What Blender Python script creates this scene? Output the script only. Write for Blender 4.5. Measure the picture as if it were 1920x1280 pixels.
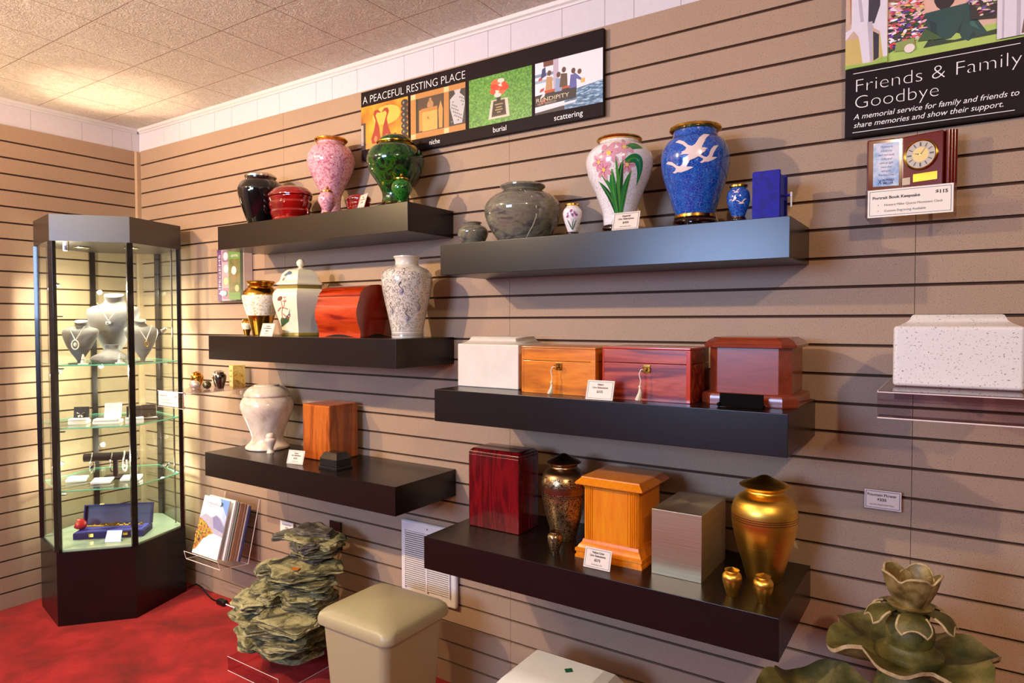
import bpy, bmesh, math, random
from mathutils import Vector, Matrix, noise
PI = math.pi
for o in list(bpy.data.objects):
    bpy.data.objects.remove(o)
SC = bpy.context.scene
COL = SC.collection
random.seed(7)

# ---------------------------------------------------------------- camera
CAM = Vector((3.7675, -1.9522, 1.3743))
yaw, pitch, roll = math.radians(33.587), math.radians(-1.759), math.radians(-0.12)
fw = Vector((-math.sin(yaw)*math.cos(pitch), math.cos(yaw)*math.cos(pitch), math.sin(pitch)))
rt = fw.cross(Vector((0, 0, 1))).normalized()
up = rt.cross(fw)
r2 = rt*math.cos(roll)+up*math.sin(roll)
u2 = -rt*math.sin(roll)+up*math.cos(roll)
cd = bpy.data.cameras.new('camera')
cam = bpy.data.objects.new('camera', cd)
COL.objects.link(cam)
cd.sensor_width = 36
cd.lens = 1252.32/1920*36
cd.clip_start = .05
m = Matrix((r2, u2, -fw)).transposed().to_4x4()
m.translation = CAM
cam.matrix_world = m
SC.camera = cam

# ---------------------------------------------------------------- world, lamps, exposure
W = bpy.data.worlds.new('world'); SC.world = W
W.use_nodes = True
W.node_tree.nodes['Background'].inputs[0].default_value = (1.0, .80, .62, 1)
W.node_tree.nodes['Background'].inputs[1].default_value = .10
SC.view_settings.view_transform = 'Standard'
SC.view_settings.look = 'None'
SC.view_settings.gamma = 1
SC.view_settings.use_curve_mapping = False
SC.view_settings.exposure = 0.10
SC.cycles.transparent_max_bounces = 24

def lamp(name, kind, loc, target, power, color, size=.05, blend=.6, cone=80, sy=None):
    l = bpy.data.lights.new(name, kind)
    l.energy = power
    l.color = color
    if kind == 'AREA':
        l.size = size
        if sy:
            l.shape = 'RECTANGLE'; l.size_y = sy
    else:
        l.shadow_soft_size = size
    if kind == 'SPOT':
        l.spot_size = math.radians(cone); l.spot_blend = blend
    o = bpy.data.objects.new(name, l)
    COL.objects.link(o)
    o.location = loc
    if target is not None:
        d = Vector(target)-Vector(loc)
        o.rotation_euler = d.to_track_quat('-Z', 'Y').to_euler()
    return o
WARM = (1.0, .76, .50)
lamp('ceiling_spot', 'SPOT', (1.30, -2.2, 2.38), (2.2, 0, 1.05), 165, WARM, .03, .9, 110)
lamp('ceiling_spot', 'SPOT', (0.50, -2.2, 2.38), (0.30, 0, 1.3), 165, (1.0, .69, .32), .03, .9, 110)
lamp('ceiling_spot', 'SPOT', (4.55, -2.2, 2.38), (3.5, 0, 1.4), 68, WARM, .03, .9, 110)
# daylight window in the front wall of the room, behind the photographer
lamp('window_daylight', 'AREA', (1.95, -4.9, 1.84), (1.95, 0, 1.84), 138, (.42, .60, 1.0), 1.4, sy=.85)
# added fill lights behind the camera, out of view, to brighten the ceiling
lamp('ceiling_fill_light', 'AREA', (1.1, -2.35, 1.70), (1.1, -2.35, 3), 36, (1.0, .78, .52), .35, sy=.35)
lamp('ceiling_fill_light', 'AREA', (4.6, -3.2, 1.75), (4.6, -3.2, 3), 36, (1.0, .78, .52), .35, sy=.35)
# added lights standing in for spotlight reflected off the cabinet top
lamp('cabinet_bounce_fill', 'SPOT', (.36, -.36, 1.87), (.46, -.35, 2.43), 9, (1.0, .62, .48), .03, .35, 66)
lamp('cabinet_bounce_fill', 'SPOT', (.30, -.30, 1.87), (.62, -.62, 2.43), 14, (1.0, .78, .50), .04, 1.0, 140)

# ---------------------------------------------------------------- materials
def lin(h):
    if not isinstance(h, str):
        return tuple(h)+((1,) if len(h) == 3 else ())
    h = h.lstrip('#')
    v = [int(h[i:i+2], 16)/255 for i in (0, 2, 4)]
    return tuple(x/12.92 if x <= .04045 else ((x+.055)/1.055)**2.4 for x in v)+(1,)
class N:
    def __init__(s, name):
        s.m = bpy.data.materials.new(name)
        s.m.use_nodes = True
        s.t = s.m.node_tree
        s.b = s.t.nodes['Principled BSDF']
        s.out = s.t.nodes['Material Output']
    def n(s, typ, **kw):
        x = s.t.nodes.new(typ)
        for k, v in kw.items():
            if k[0] == '_':
                x.inputs[int(k[1:])].default_value = v
            elif k in x.inputs and not hasattr(x, k):
                x.inputs[k].default_value = v
            else:
                setattr(x, k, v)
        return x
    def l(s, a, b):
        s.t.links.new(a, b)
    def co(s, scale=(1, 1, 1), rot=(0, 0, 0)):
        c = s.n('ShaderNodeTexCoord'); mp = s.n('ShaderNodeMapping')
        mp.inputs['Scale'].default_value = scale; mp.inputs['Rotation'].default_value = rot
        s.l(c.outputs['Object'], mp.inputs['Vector'])
        return mp.outputs['Vector']
    def noise(s, vec, scale, detail=4, rough=.5, dist=0):
        x = s.n('ShaderNodeTexNoise')
        x.inputs['Scale'].default_value = scale; x.inputs['Detail'].default_value = detail
        x.inputs['Roughness'].default_value = rough; x.inputs['Distortion'].default_value = dist
        s.l(vec, x.inputs['Vector'])
        return x.outputs['Fac']
    def vor(s, vec, scale, feature='F1', out='Distance'):
        x = s.n('ShaderNodeTexVoronoi'); x.feature = feature
        x.inputs['Scale'].default_value = scale
        s.l(vec, x.inputs['Vector'])
        return x.outputs[out]
    def ramp(s, fac, stops, interp='LINEAR'):
        r = s.n('ShaderNodeValToRGB'); r.color_ramp.interpolation = interp
        e = r.color_ramp.elements
        while len(e) < len(stops):
            e.new(.5)
        for i, (p, c) in enumerate(stops):
            e[i].position = p; e[i].color = lin(c)
        s.l(fac, r.inputs['Fac'])
        return r.outputs['Color']
    def mix(s, fac, a, b, mode='MIX'):
        x = s.n('ShaderNodeMix'); x.data_type = 'RGBA'; x.blend_type = mode
        for i, v in ((0, fac), (6, a), (7, b)):
            if isinstance(v, (int, float)):
                x.inputs[i].default_value = v
            elif isinstance(v, (tuple, list, str)):
                x.inputs[i].default_value = lin(v)
            else:
                s.l(v, x.inputs[i])
        return x.outputs[2]
    def bump(s, h, strength=.3, dist=.002):
        b = s.n('ShaderNodeBump'); b.inputs['Strength'].default_value = strength
        b.inputs['Distance'].default_value = dist
        s.l(h, b.inputs['Height']); s.l(b.outputs['Normal'], s.b.inputs['Normal'])
    def set(s, color=None, rough=.5, metal=0, coat=0, spec=.5, aniso=0):
        if color is not None:
            if isinstance(color, (str, tuple, list)):
                s.b.inputs['Base Color'].default_value = lin(color)
            else:
                s.l(color, s.b.inputs['Base Color'])
        s.b.inputs['Roughness'].default_value = rough
        s.b.inputs['Metallic'].default_value = metal
        s.b.inputs['Coat Weight'].default_value = coat
        s.b.inputs['Coat Roughness'].default_value = .05
        s.b.inputs['Specular IOR Level'].default_value = spec
        s.b.inputs['Anisotropic'].default_value = aniso
        return s.m
_cache = {}
def flat(color, rough=.5, metal=0, coat=0, spec=.5):
    k = (str(color), rough, metal, coat, spec)
    if k not in _cache:
        x = N('plain')
        v = x.noise(x.co(), 60, 3)
        c = x.mix(.06, color, x.ramp(v, [(.3, '#000000'), (.7, '#FFFFFF')]), 'SOFT_LIGHT')
        _cache[k] = x.set(c, rough, metal, coat, spec)
    return _cache[k]
def wood(name, stops, axis='z', scale=1, rough=.3, coat=.3, ring=14, seed=0, dist=1.2):
    x = N(name)
    st = {'z': (9, 9, 1.0), 'x': (1.0, 9, 9), 'y': (9, 1.0, 9)}[axis]
    v = x.co(tuple(a*scale for a in st))
    big = x.noise(v, 1.3+seed*.13, 2, .5, dist)
    w = x.n('ShaderNodeMath'); w.operation = 'MULTIPLY'; w.inputs[1].default_value = ring
    x.l(big, w.inputs[0])
    f = x.n('ShaderNodeMath'); f.operation = 'SINE'
    x.l(w.outputs[0], f.inputs[0])
    f2 = x.n('ShaderNodeMapRange'); f2.inputs['From Min'].default_value = -1
    x.l(f.outputs[0], f2.inputs['Value'])
    fine = x.noise(x.co(tuple(a*scale*6 for a in st)), 4, 4, .6)
    c1 = x.ramp(f2.outputs[0], stops)
    c = x.mix(.35, c1, x.ramp(fine, [(.3, '#3A3A3A'), (.7, '#C8C8C8')]), 'OVERLAY')
    x.bump(fine, .05, .0005)
    return x.set(c, rough, 0, coat)
def mottle(name, scale, stops, rough=.12, coat=.6, detail=5, dist=.5, metal=0, nrough=.6, bumps=0):
    x = N(name)
    f = x.noise(x.co(), scale, detail, nrough, dist)
    if bumps:
        x.bump(f, bumps, .001)
    return x.set(x.ramp(f, stops), rough, metal, coat)

def mat_slat(name, base='#AA8D74', dark='#5E4838'):
    x = N(name)
    v = x.co()
    sp = x.noise(v, 420, 2, .6)
    c = x.ramp(sp, [(.0, dark), (.335, dark), (.40, base), (1, base)])
    big = x.noise(v, 2.5, 3)
    c = x.mix(.10, c, x.ramp(big, [(.35, '#6B6B6B'), (.65, '#B0B0B0')]), 'OVERLAY')
    return x.set(c, .55, 0, 0, .35)
M_slat = mat_slat('speckled_slat_laminate')
M_groove = flat('#4A2F1E', .9)
M_white = flat('#CFC6CC', .6)
M_trim = flat('#D6CFCD', .4)
M_post = flat('#B8987A', .45)

def mat_ceiling():
    x = N('textured_ceiling_tile')
    v = x.co()
    sw = x.noise(v, 38, 3, .6, 3.0)
    c = x.n('ShaderNodeSeparateXYZ'); x.l(v, c.inputs[0])
    def line(sock, off, per):
        a = x.n('ShaderNodeMath'); a.operation = 'ADD'; a.inputs[1].default_value = off
        x.l(sock, a.inputs[0])
        b = x.n('ShaderNodeMath'); b.operation = 'PINGPONG'; b.inputs[1].default_value = per/2
        x.l(a.outputs[0], b.inputs[0])
        d = x.n('ShaderNodeMath'); d.operation = 'LESS_THAN'; d.inputs[1].default_value = .0016
        x.l(b.outputs[0], d.inputs[0])
        return d.outputs[0]
    l1 = line(c.outputs[0], .3048*20, .3048); l2 = line(c.outputs[1], .185+.298*30, .298)
    mx = x.n('ShaderNodeMath'); mx.operation = 'MAXIMUM'
    x.l(l1, mx.inputs[0]); x.l(l2, mx.inputs[1])
    col = x.ramp(sw, [(.35, '#E8DAC6'), (.6, '#F8EEDC')])
    col = x.mix(mx.outputs[0], col, '#A98873')
    hs = x.n('ShaderNodeMath'); hs.operation = 'SUBTRACT'
    x.l(sw, hs.inputs[0]); x.l(mx.outputs[0], hs.inputs[1])
    x.bump(hs.outputs[0], 1.0, .010)
    return x.set(col, .8, 0, 0, .2)
M_ceil = mat_ceiling()

def mat_carpet():
    x = N('red_cut_pile_carpet')
    v = x.co()
    fine = x.noise(v, 500, 2, .7)
    patch = x.noise(v, 4.0, 6, .62, .3)
    c = x.ramp(patch, [(.34, '#6E060C'), (.5, '#A81018'), (.62, '#C82228')])
    c = x.mix(.5, c, x.ramp(fine, [(.3, '#444444'), (.7, '#C0C0C0')]), 'OVERLAY')
    x.bump(fine, .8, .006)
    x.b.inputs['Sheen Weight'].default_value = .35
    x.b.inputs['Sheen Tint'].default_value = (1, .3, .25, 1)
    return x.set(c, .95, 0, 0, .1)
M_carpet = mat_carpet()

def thin(name, tint, refl=.035, rough=0.0, ior=1.45):
    """thin clear sheet: transparent with Fresnel reflection"""
    x = N(name)
    t = x.n('ShaderNodeBsdfTransparent'); t.inputs[0].default_value = lin(tint)
    g = x.n('ShaderNodeBsdfGlossy'); g.inputs['Roughness'].default_value = rough
    lw = x.n('ShaderNodeLayerWeight'); lw.inputs[0].default_value = .5
    pw = x.n('ShaderNodeMath'); pw.operation = 'POWER'; pw.inputs[1].default_value = 4.5
    x.l(lw.outputs['Facing'], pw.inputs[0])
    fr = x.n('ShaderNodeMath'); fr.operation = 'MULTIPLY_ADD'; fr.inputs[1].default_value = .75; fr.inputs[2].default_value = refl
    x.l(pw.outputs[0], fr.inputs[0])
    mx = x.n('ShaderNodeMixShader')
    x.l(fr.outputs[0], mx.inputs[0]); x.l(t.outputs[0], mx.inputs[1]); x.l(g.outputs[0], mx.inputs[2])
    x.l(mx.outputs[0], x.out.inputs['Surface'])
    return x.m
M_glass = thin('clear_glass', '#FAFEFC')
M_shelfglass = thin('shelf_glass', '#F2FAF6', .06)
M_edge = flat('#5FB59B', .15, 0, .5)
M_acryl = thin('clear_acrylic', '#FDFBFB')
M_acryl2 = thin('smoky_acrylic', '#F4EDF2')
M_acredge = flat('#E3D3CE', .2, 0, .6)

def mat_black():
    x = N('dark_satin_laminate')
    v = x.noise(x.co((1, 12, 12)), 40, 3)
    c = x.ramp(v, [(.3, '#120A08'), (.7, '#1A100C')])
    return x.set(c, .27, 0, .0, .45)
M_black = mat_black()
M_blackgloss = flat('#08080B', .08, 0, .8)
M_dark = flat('#120C0B', .35)
M_gold = flat('#D9A441', .18, 1)
M_goldb = flat('#D8A23A', .28, 1)
M_silver = flat('#C9C4BC', .2, 1)
M_chrome = flat('#D8D8D8', .12, 1)
M_ebony = flat('#2A0F0A', .15, 0, .7)
M_pink = mottle('pink_cloisonne', 110, [(.36, '#B45C72'), (.47, '#D08A9A'), (.56, '#E8BCC4'), (.66, '#BE7286')])
M_green = mottle('green_cloisonne', 42, [(.34, '#040D04'), (.45, '#08321A'), (.54, '#235A10'), (.62, '#06280F'), (.70, '#8A9020')])
M_green_s = mottle('green_cloisonne_fine', 120, [(.34, '#0A1A08'), (.45, '#0E5A24'), (.56, '#2F7A1C'), (.66, '#0C3D1A')])
M_pearl = mottle('white_pearl_lace', 150, [(.40, '#D9B56A'), (.47, '#F3EBD8'), (.60, '#FFFBEF')], .15, .5)
M_whitecl = mottle('white_cloisonne', 260, [(.35, '#C9BFC2'), (.5, '#EFE8E6'), (.7, '#F8F3F0')], .12, .5)
M_red = mottle('red_lacquer', 8, [(.3, '#4E0405'), (.5, '#7C0806'), (.7, '#96100A')], .08, .9, 2)
M_cream = mottle('cream_marble', 9, [(.30, '#BDA491'), (.45, '#D9C7B4'), (.62, '#E6D8C8')], .15, .5, 6, 1.8)
def mat_marble():
    x = N('grey_green_marble')
    v = x.co((1, 1, 3.2))
    f = x.noise(v, 9, 6, .65, 1.4)
    c = x.ramp(f, [(.28, '#26262A'), (.42, '#5B5552'), (.52, '#7E7A62'), (.6, '#6C615F'), (.75, '#9A9A80')])
    return x.set(c, .08, 0, .8)
M_marble = mat_marble()
def mat_blue():
    x = N('blue_cloisonne')
    v = x.co()
    e = x.vor(v, 85, 'DISTANCE_TO_EDGE')
    f1 = x.vor(v, 85)
    base = x.ramp(f1, [(0, '#2E7CCB'), (.3, '#1A58B4'), (.6, '#0E3EA0')])
    c = x.mix(x.ramp(e, [(.015, '#B0B0B0'), (.05, '#000000')]), base, '#7EA8DC')
    return x.set(c, .12, 0, .7)
M_blue = mat_blue()
def mat_brushed(name, a, b, rough=.3):
    x = N(name)
    f = x.noise(x.co((1, 1, 160)), 6, 3)
    x.bump(f, .06, .0005)
    return x.set(x.ramp(f, [(.3, a), (.7, b)]), rough, 1, 0, .5, .5)
M_brgold = mat_brushed('brushed_gold', '#EAAC38', '#FACC62', .36)
M_steel = mat_brushed('brushed_steel', '#D0B488', '#E4D0AC', .46)
M_bronze = mat_brushed('brushed_bronze', '#8C6E50', '#A88868', .3)
def mat_engraved():
    x = N('engraved_bronze')
    v = x.co()
    f = x.noise(v, 170, 2, .5, 2.5)
    c = x.ramp(f, [(.44, '#241609'), (.5, '#B08F62'), (.58, '#C9A97C')])
    return x.set(c, .28, .9)
M_engr = mat_engraved()
M_velvet = mottle('blue_velvet', 60, [(.3, '#06066A'), (.7, '#0C0CA6')], .75, 0)
M_navy = mottle('navy_velvet', 40, [(.3, '#15103C'), (.7, '#2A2470')], .8, 0)
M_granw = None
def mat_granite(name, base, spk, scale=260, thr=.36, rough=.35):
    x = N(name)
    f = x.noise(x.co(), scale, 2, .6)
    c = x.ramp(f, [(0, spk), (thr, spk), (thr+.05, base), (1, base)])
    return x.set(c, rough)
M_granw = mat_granite('white_speckled_stone', '#DDD5CF', '#8A7E7A', 260, .325)
M_granwhite = mottle('white_cultured_marble', 7, [(.35, '#D6CBBC'), (.65, '#E0D8CC')], .35, 0)
M_granblack = mottle('black_granite', 220, [(.4, '#0E0E10'), (.6, '#222224'), (.75, '#4A4644')], .15, .5)
W_teak = wood('teak_wood', [(0, '#98460E'), (.35, '#B4581A'), (1, '#C0661F')], 'z', 1.2, .3, .25, 24, 1, .8)
W_oak = wood('honey_oak', [(0, '#D47206'), (.5, '#E08408'), (1, '#E89014')], 'z', .6, .3, .25, 5, 2)
W_orange = wood('golden_oak_veneer', [(0, '#C06804'), (.5, '#DA7E06'), (1, '#E28A10')], 'x', 1, .3, .3, 14, 3)
W_cedar = wood('cedar_veneer', [(0, '#741C14'), (.5, '#A83A22'), (1, '#BC5030')], 'x', 1, .3, .3, 22, 4)
W_cherry = wood('cherry_gloss', [(0, '#52080C'), (.5, '#640A10'), (1, '#760E14')], 'z', 1.6, .16, .6, 26, 5, .6)
W_mah = wood('mahogany_satin', [(0, '#6A2410'), (.5, '#7E3018'), (1, '#8C3A20')], 'x', .5, .28, .35, 4, 6)
W_redbox = wood('red_lacquered_wood', [(0, '#7E1002'), (.4, '#AC2804'), (1, '#C43E0A')], 'x', 1, .08, 1.0, 16, 7)
W_rosewood = flat('#620A08', .15, 0, .15)
M_paper = flat('#F2E8D8', .6)
M_ink = flat('#2A2220', .7)
M_border = flat('#35507A', .6)
M_bkpost = flat('#1E1012', .55, 0, 0, .12)
M_wtext = flat('#F4F0EC', .6)
M_bust = flat('#75716F', .65)
M_ivory = flat('#E8E0D4', .5)

# ---------------------------------------------------------------- mesh builder
class B:
    def __init__(s):
        s.bm = bmesh.new(); s.mats = []
    def mi(s, mat):
        if mat not in s.mats:
            s.mats.append(mat)
        return s.mats.index(mat)
    def face(s, cos, mat, M=None):
        vs = [s.bm.verts.new((M @ Vector(c)) if M else Vector(c)) for c in cos]
        try:
            f = s.bm.faces.new(vs)
        except ValueError:
            return
        f.material_index = s.mi(mat)
        return f
    def box(s, lo, hi, mat, bev=0, seg=2, M=None):
        x0, y0, z0 = lo; x1, y1, z1 = hi
        tmp = bmesh.new()
        v = [tmp.verts.new(c) for c in ((x0, y0, z0), (x1, y0, z0), (x1, y1, z0), (x0, y1, z0), (x0, y0, z1), (x1, y0, z1), (x1, y1, z1), (x0, y1, z1))]
        for q in ((0, 3, 2, 1), (4, 5, 6, 7), (0, 1, 5, 4), (1, 2, 6, 5), (2, 3, 7, 6), (3, 0, 4, 7)):
            tmp.faces.new([v[i] for i in q])
        if bev:
            bmesh.ops.bevel(tmp, geom=list(tmp.edges), offset=bev, segments=seg, affect='EDGES', profile=.5)
        s.add(tmp, mat, M)
        return s
    def add(s, tmp, mat, M=None):
        i = s.mi(mat)
        mp = {}
        for v in tmp.verts:
            mp[v] = s.bm.verts.new(M @ v.co if M else v.co)
        for f in tmp.faces:
            try:
                g = s.bm.faces.new([mp[v] for v in f.verts]); g.material_index = i
            except ValueError:
                pass
        tmp.free()
    def prism(s, pts, z0, z1, mat, M=None, top=None):
        """polygon pts (x,y) from z0 to z1; top: optional polygon for the upper ring"""
        tp = top or pts
        a = [s.bm.verts.new((M @ Vector((x, y, z0))) if M else Vector((x, y, z0))) for x, y in pts]
        b = [s.bm.verts.new((M @ Vector((x, y, z1))) if M else Vector((x, y, z1))) for x, y in tp]
        n = len(pts); i = s.mi(mat)
        fs = [s.bm.faces.new(list(reversed(a))), s.bm.faces.new(b)]
        for k in range(n):
            fs.append(s.bm.faces.new((a[k], a[(k+1) % n], b[(k+1) % n], b[k])))
        for f in fs:
            f.material_index = i
        return s
    def rings(s, rings, mat, M=None, caps=True, closed=True):
        R = [[s.bm.verts.new((M @ Vector(c)) if M else Vector(c)) for c in r] for r in rings]
        i = s.mi(mat); n = len(R[0])
        for a, b in zip(R, R[1:]):
            for k in range(n if closed else n-1):
                f = s.bm.faces.new((a[k], a[(k+1) % n], b[(k+1) % n], b[k])); f.material_index = i
        if caps:
            for r, rev in ((R[0], True), (R[-1], False)):
                f = s.bm.faces.new(list(reversed(r)) if rev else r); f.material_index = i
        return s
    def lathe(s, prof, mat, seg=56, M=None, sx=1, sy=1, rot=0):
        rr = []
        for r, z in prof:
            r = max(r, .0002)
            rr.append([(r*sx*math.cos(rot+2*PI*k/seg), r*sy*math.sin(rot+2*PI*k/seg), z) for k in range(seg)])
        return s.rings(rr, mat, M)
    def tube(s, pts, rad, mat, seg=8, M=None, closed=False):
        P = [Vector(p) for p in pts]
        rr = []
        n = len(P)
        prev = None
        for i, p in enumerate(P):
            a = P[(i-1) % n] if closed else P[max(i-1, 0)]
            b = P[(i+1) % n] if closed else P[min(i+1, n-1)]
            d = (b-a).normalized()
            if prev is None:
                u = d.orthogonal().normalized()
            else:
                u = (prev-d*prev.dot(d))
                u = u.normalized() if u.length > 1e-6 else d.orthogonal().normalized()
            prev = u
            w = d.cross(u)
            r = rad[i] if isinstance(rad, (list, tuple)) else rad
            rr.append([tuple(p+(u*math.cos(2*PI*k/seg)+w*math.sin(2*PI*k/seg))*r) for k in range(seg)])
        if closed:
            rr.append(rr[0])
        return s.rings(rr, mat, M, caps=not closed)
    def ball(s, c, r, mat, seg=20, sz=1, sx=1, sy=1, M=None):
        pr = [(r*math.sin(PI*k/10), -r*sz*math.cos(PI*k/10)) for k in range(11)]
        MM = Matrix.Translation(Vector(c))
        if M:
            MM = M @ MM
        return s.lathe(pr, mat, seg, MM, sx, sy)
    def text(s, body, size, mat, M, align='CENTER', bold=0, shear=0, width=None, spacing=1):
        cu = bpy.data.curves.new('t', 'FONT')
        cu.body = body; cu.size = size; cu.align_x = align; cu.offset = bold; cu.shear = shear
        cu.space_character = spacing
        cu.resolution_u = 4
        ob = bpy.data.objects.new('t', cu)
        me = ob.to_mesh()
        if me and len(me.vertices):
            xs = [v.co.x for v in me.vertices]
            k = 1
            if width:
                k = width/(max(xs)-min(xs))
            i = s.mi(mat)
            # stand the text up: text x -> local x, text y -> local z, facing -y
            vs = [s.bm.verts.new(M @ Vector((v.co.x*k, 0, v.co.y))) for v in me.vertices]
            for p in me.polygons:
                try:
                    f = s.bm.faces.new([vs[j] for j in p.vertices]); f.material_index = i
                except ValueError:
                    pass
        ob.to_mesh_clear()
        bpy.data.objects.remove(ob); bpy.data.curves.remove(cu)
        return s
    def build(s, name, parent=None, smooth=40, loc=None, rz=0, label=None):
        me = bpy.data.meshes.new(name)
        bmesh.ops.recalc_face_normals(s.bm, faces=s.bm.faces[:])
        s.bm.to_mesh(me); s.bm.free()
        for mt in s.mats:
            me.materials.append(mt)
        if smooth:
            me.shade_smooth(); me.set_sharp_from_angle(angle=math.radians(smooth))
        o = bpy.data.objects.new(name, me)
        COL.objects.link(o)
        if smooth:
            wn = o.modifiers.new('weighted_normals', 'WEIGHTED_NORMAL')
            wn.keep_sharp = True; wn.weight = 80
        if parent:
            o.parent = parent
        if loc:
            o.location = loc
        if rz:
            o.rotation_euler = (0, 0, rz)
        if label:
            o['label'] = label
        return o
def tag(o, label, cat, group=None):
    o['label'] = label; o['category'] = cat
    if group:
        o['group'] = group
    return o
def thing(name, label, cat, loc=(0, 0, 0), rz=0, group=None):
    o = bpy.data.objects.new(name, None); COL.objects.link(o)
    o.empty_display_size = .05
    o.location = loc; o.rotation_euler = (0, 0, rz)
    return tag(o, label, cat, group)
def struct(o):
    o['kind'] = 'structure'
    return o
def smoothprof(pts, n=5):
    """Catmull-Rom through (r,z) points"""
    out = []
    P = [pts[0]]+list(pts)+[pts[-1]]
    for i in range(1, len(P)-2):
        p0, p1, p2, p3 = P[i-1], P[i], P[i+1], P[i+2]
        for k in range(n):
            t = k/n
            out.append(tuple(.5*((2*p1[j])+(-p0[j]+p2[j])*t+(2*p0[j]-5*p1[j]+4*p2[j]-p3[j])*t*t+(-p0[j]+3*p1[j]-3*p2[j]+p3[j])*t**3) for j in (0, 1)))
    out.append(tuple(pts[-1]))
    return out
def rad_at(prof, z):
    for a, b in zip(prof, prof[1:]):
        if a[1] <= z <= b[1]:
            t = (z-a[1])/(b[1]-a[1]+1e-9)
            return a[0]+(b[0]-a[0])*t
    return prof[0][0] if z < prof[0][1] else prof[-1][0]
class Wrap:
    """maps (s,z) in metres onto a lathe surface, centred on angle th"""
    def __init__(s, prof, R, th, eps=.0005, sy=1):
        s.p, s.R, s.th, s.e = prof, R, th, eps
    def __call__(s, a, z, e=0):
        r = rad_at(s.p, z)+s.e+e
        t = s.th+a/s.R
        return (r*math.cos(t), r*math.sin(t), z)
def wpoly(b, wr, pts, mat, e=0, maxlen=.006):
    t = bmesh.new()
    t.faces.new([t.verts.new((x, 0, z)) for x, z in pts])
    t.normal_update()
    bmesh.ops.triangulate(t, faces=t.faces[:])
    for _ in range(5):
        ed = [x for x in t.edges if x.calc_length() > maxlen]
        if not ed:
            break
        bmesh.ops.subdivide_edges(t, edges=ed, cuts=1)
        bmesh.ops.triangulate(t, faces=t.faces[:])
    for v in t.verts:
        v.co = Vector(wr(v.co.x, v.co.z, e))
    b.add(t, mat)
def wline(b, wr, pts, w, mat, e=0, taper=False):
    n = len(pts)
    L = []
    for i, (x, z) in enumerate(pts):
        a = pts[max(i-1, 0)]; c = pts[min(i+1, n-1)]
        dx, dz = c[0]-a[0], c[1]-a[1]
        l = math.hypot(dx, dz) or 1
        ww = w*(1-i/(n-1))**.6 if taper else w
        ww = max(ww, w*.08)
        L.append((wr(x-dz/l*ww/2, z+dx/l*ww/2, e), wr(x+dz/l*ww/2, z-dx/l*ww/2, e)))
    for p, q in zip(L, L[1:]):
        b.face((p[0], p[1], q[1], q[0]), mat)
def ell(cx, cz, rx, rz, a=0, n=14):
    return [(cx+rx*math.cos(t)*math.cos(a)-rz*math.sin(t)*math.sin(a), cz+rx*math.cos(t)*math.sin(a)+rz*math.sin(t)*math.cos(a)) for t in [2*PI*k/n for k in range(n)]]
def face_cam(x, y):
    return math.atan2(CAM.y-y, CAM.x-x)
T = Matrix.Translation
def R_(a, ax):
    return Matrix.Rotation(a, 4, ax)

# ================================================================ ROOM
H = 2.308; PIT = .0769; GAP = .0040; CEIL = 2.432
SEAMS = [.0234+1.2192*i for i in range(6)]
def slat_wall(name, segs, M):
    b = B()
    for a, c in segs:
        for k in range(30):
            zt = H-k*PIT-(GAP if k else 0)
            zb = H-(k+1)*PIT+(GAP if k < 29 else 0)
            b.box((a+.0006, 0, zb), (c-.0006, .009, zt), M_slat, 0, M=M)
    b.box((segs[0][0], .009, 0), (segs[-1][1], .013, H-.002), M_groove, M=M)
    return struct(b.build(name, smooth=0))
ML = R_(PI/2, 'Z')      # left wall: local x -> world +y, local +y (depth) -> world -x
slat_wall('wall_back', [(SEAMS[i], SEAMS[i+1]) for i in range(5)], Matrix())
slat_wall('wall_left', [(-4.9, -3.68), (-3.68, -2.46), (-2.46, -1.24), (-1.24, -.021)], ML)
def upper_wall(name, x0, x1, cuts, M):
    b = B()
    xs = [x0]+cuts+[x1]
    for a, c in zip(xs, xs[1:]):
        b.box((a+.0007, .0135, H-.03), (c-.0007, .022, CEIL), M_white, M=M)
    b.box((x0, .022, 0), (x1, .03, CEIL), flat('#8F807C', .8), M=M)
    return struct(b.build(name, smooth=0))
cuts = [1.448, 1.549, 1.70, 1.96, 2.109, 2.21, 2.362, 2.46, 2.664, 2.82, 2.92, 3.07, 3.25, 3.5, 3.65, 3.9, 4.1, 4.3, 4.6, 4.9, 5.2, 5.5]
upper_wall('wall_back_upper', -.0135, 6.2, [.24, .39, .49, .70, .84, 1.04, 1.2]+cuts, Matrix())
upper_wall('wall_left_upper', -4.95, .0135, [-4.5, -4.1, -3.8, -3.5, -3.2, -2.9, -2.6, -2.3, -2.0, -1.7, -1.35, -1.1, -.92, -.76, -.507, -.277, -.126, -.026], ML)
b = B()
b.box((-.004, -.0205, 0), (.0226, .008, H-.004), M_post, .002)
struct(b.build('trim_1'))
def crown(name, x0, x1, M):
    b = B()
    pr = [(.0135, CEIL-.024), (.009, CEIL-.024), (.006, CEIL-.017), (0, CEIL-.012), (-.004, CEIL-.002), (-.004, CEIL), (.0135, CEIL)]
    b.rings([[(x0, y, z) for y, z in pr], [(x1, y, z) for y, z in pr]], M_trim, M)
    return struct(b.build(name, smooth=0))
crown('trim_2', .0, 6.2, Matrix())
crown('trim_3', -4.95, -.0, ML)
b = B(); b.box((-.03, -5.0, -.03), (6.25, .03, 0), M_carpet); struct(b.build('floor', smooth=0))
b = B(); b.box((-.03, -5.0, CEIL), (6.25, .03, CEIL+.03), M_ceil); struct(b.build('ceiling', smooth=0))
M_far = flat('#7A5A44', .7)
b = B(); b.box((6.2, -5.0, 0), (6.25, .03, CEIL), M_far); struct(b.build('wall_right', smooth=0))
b = B()
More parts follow.
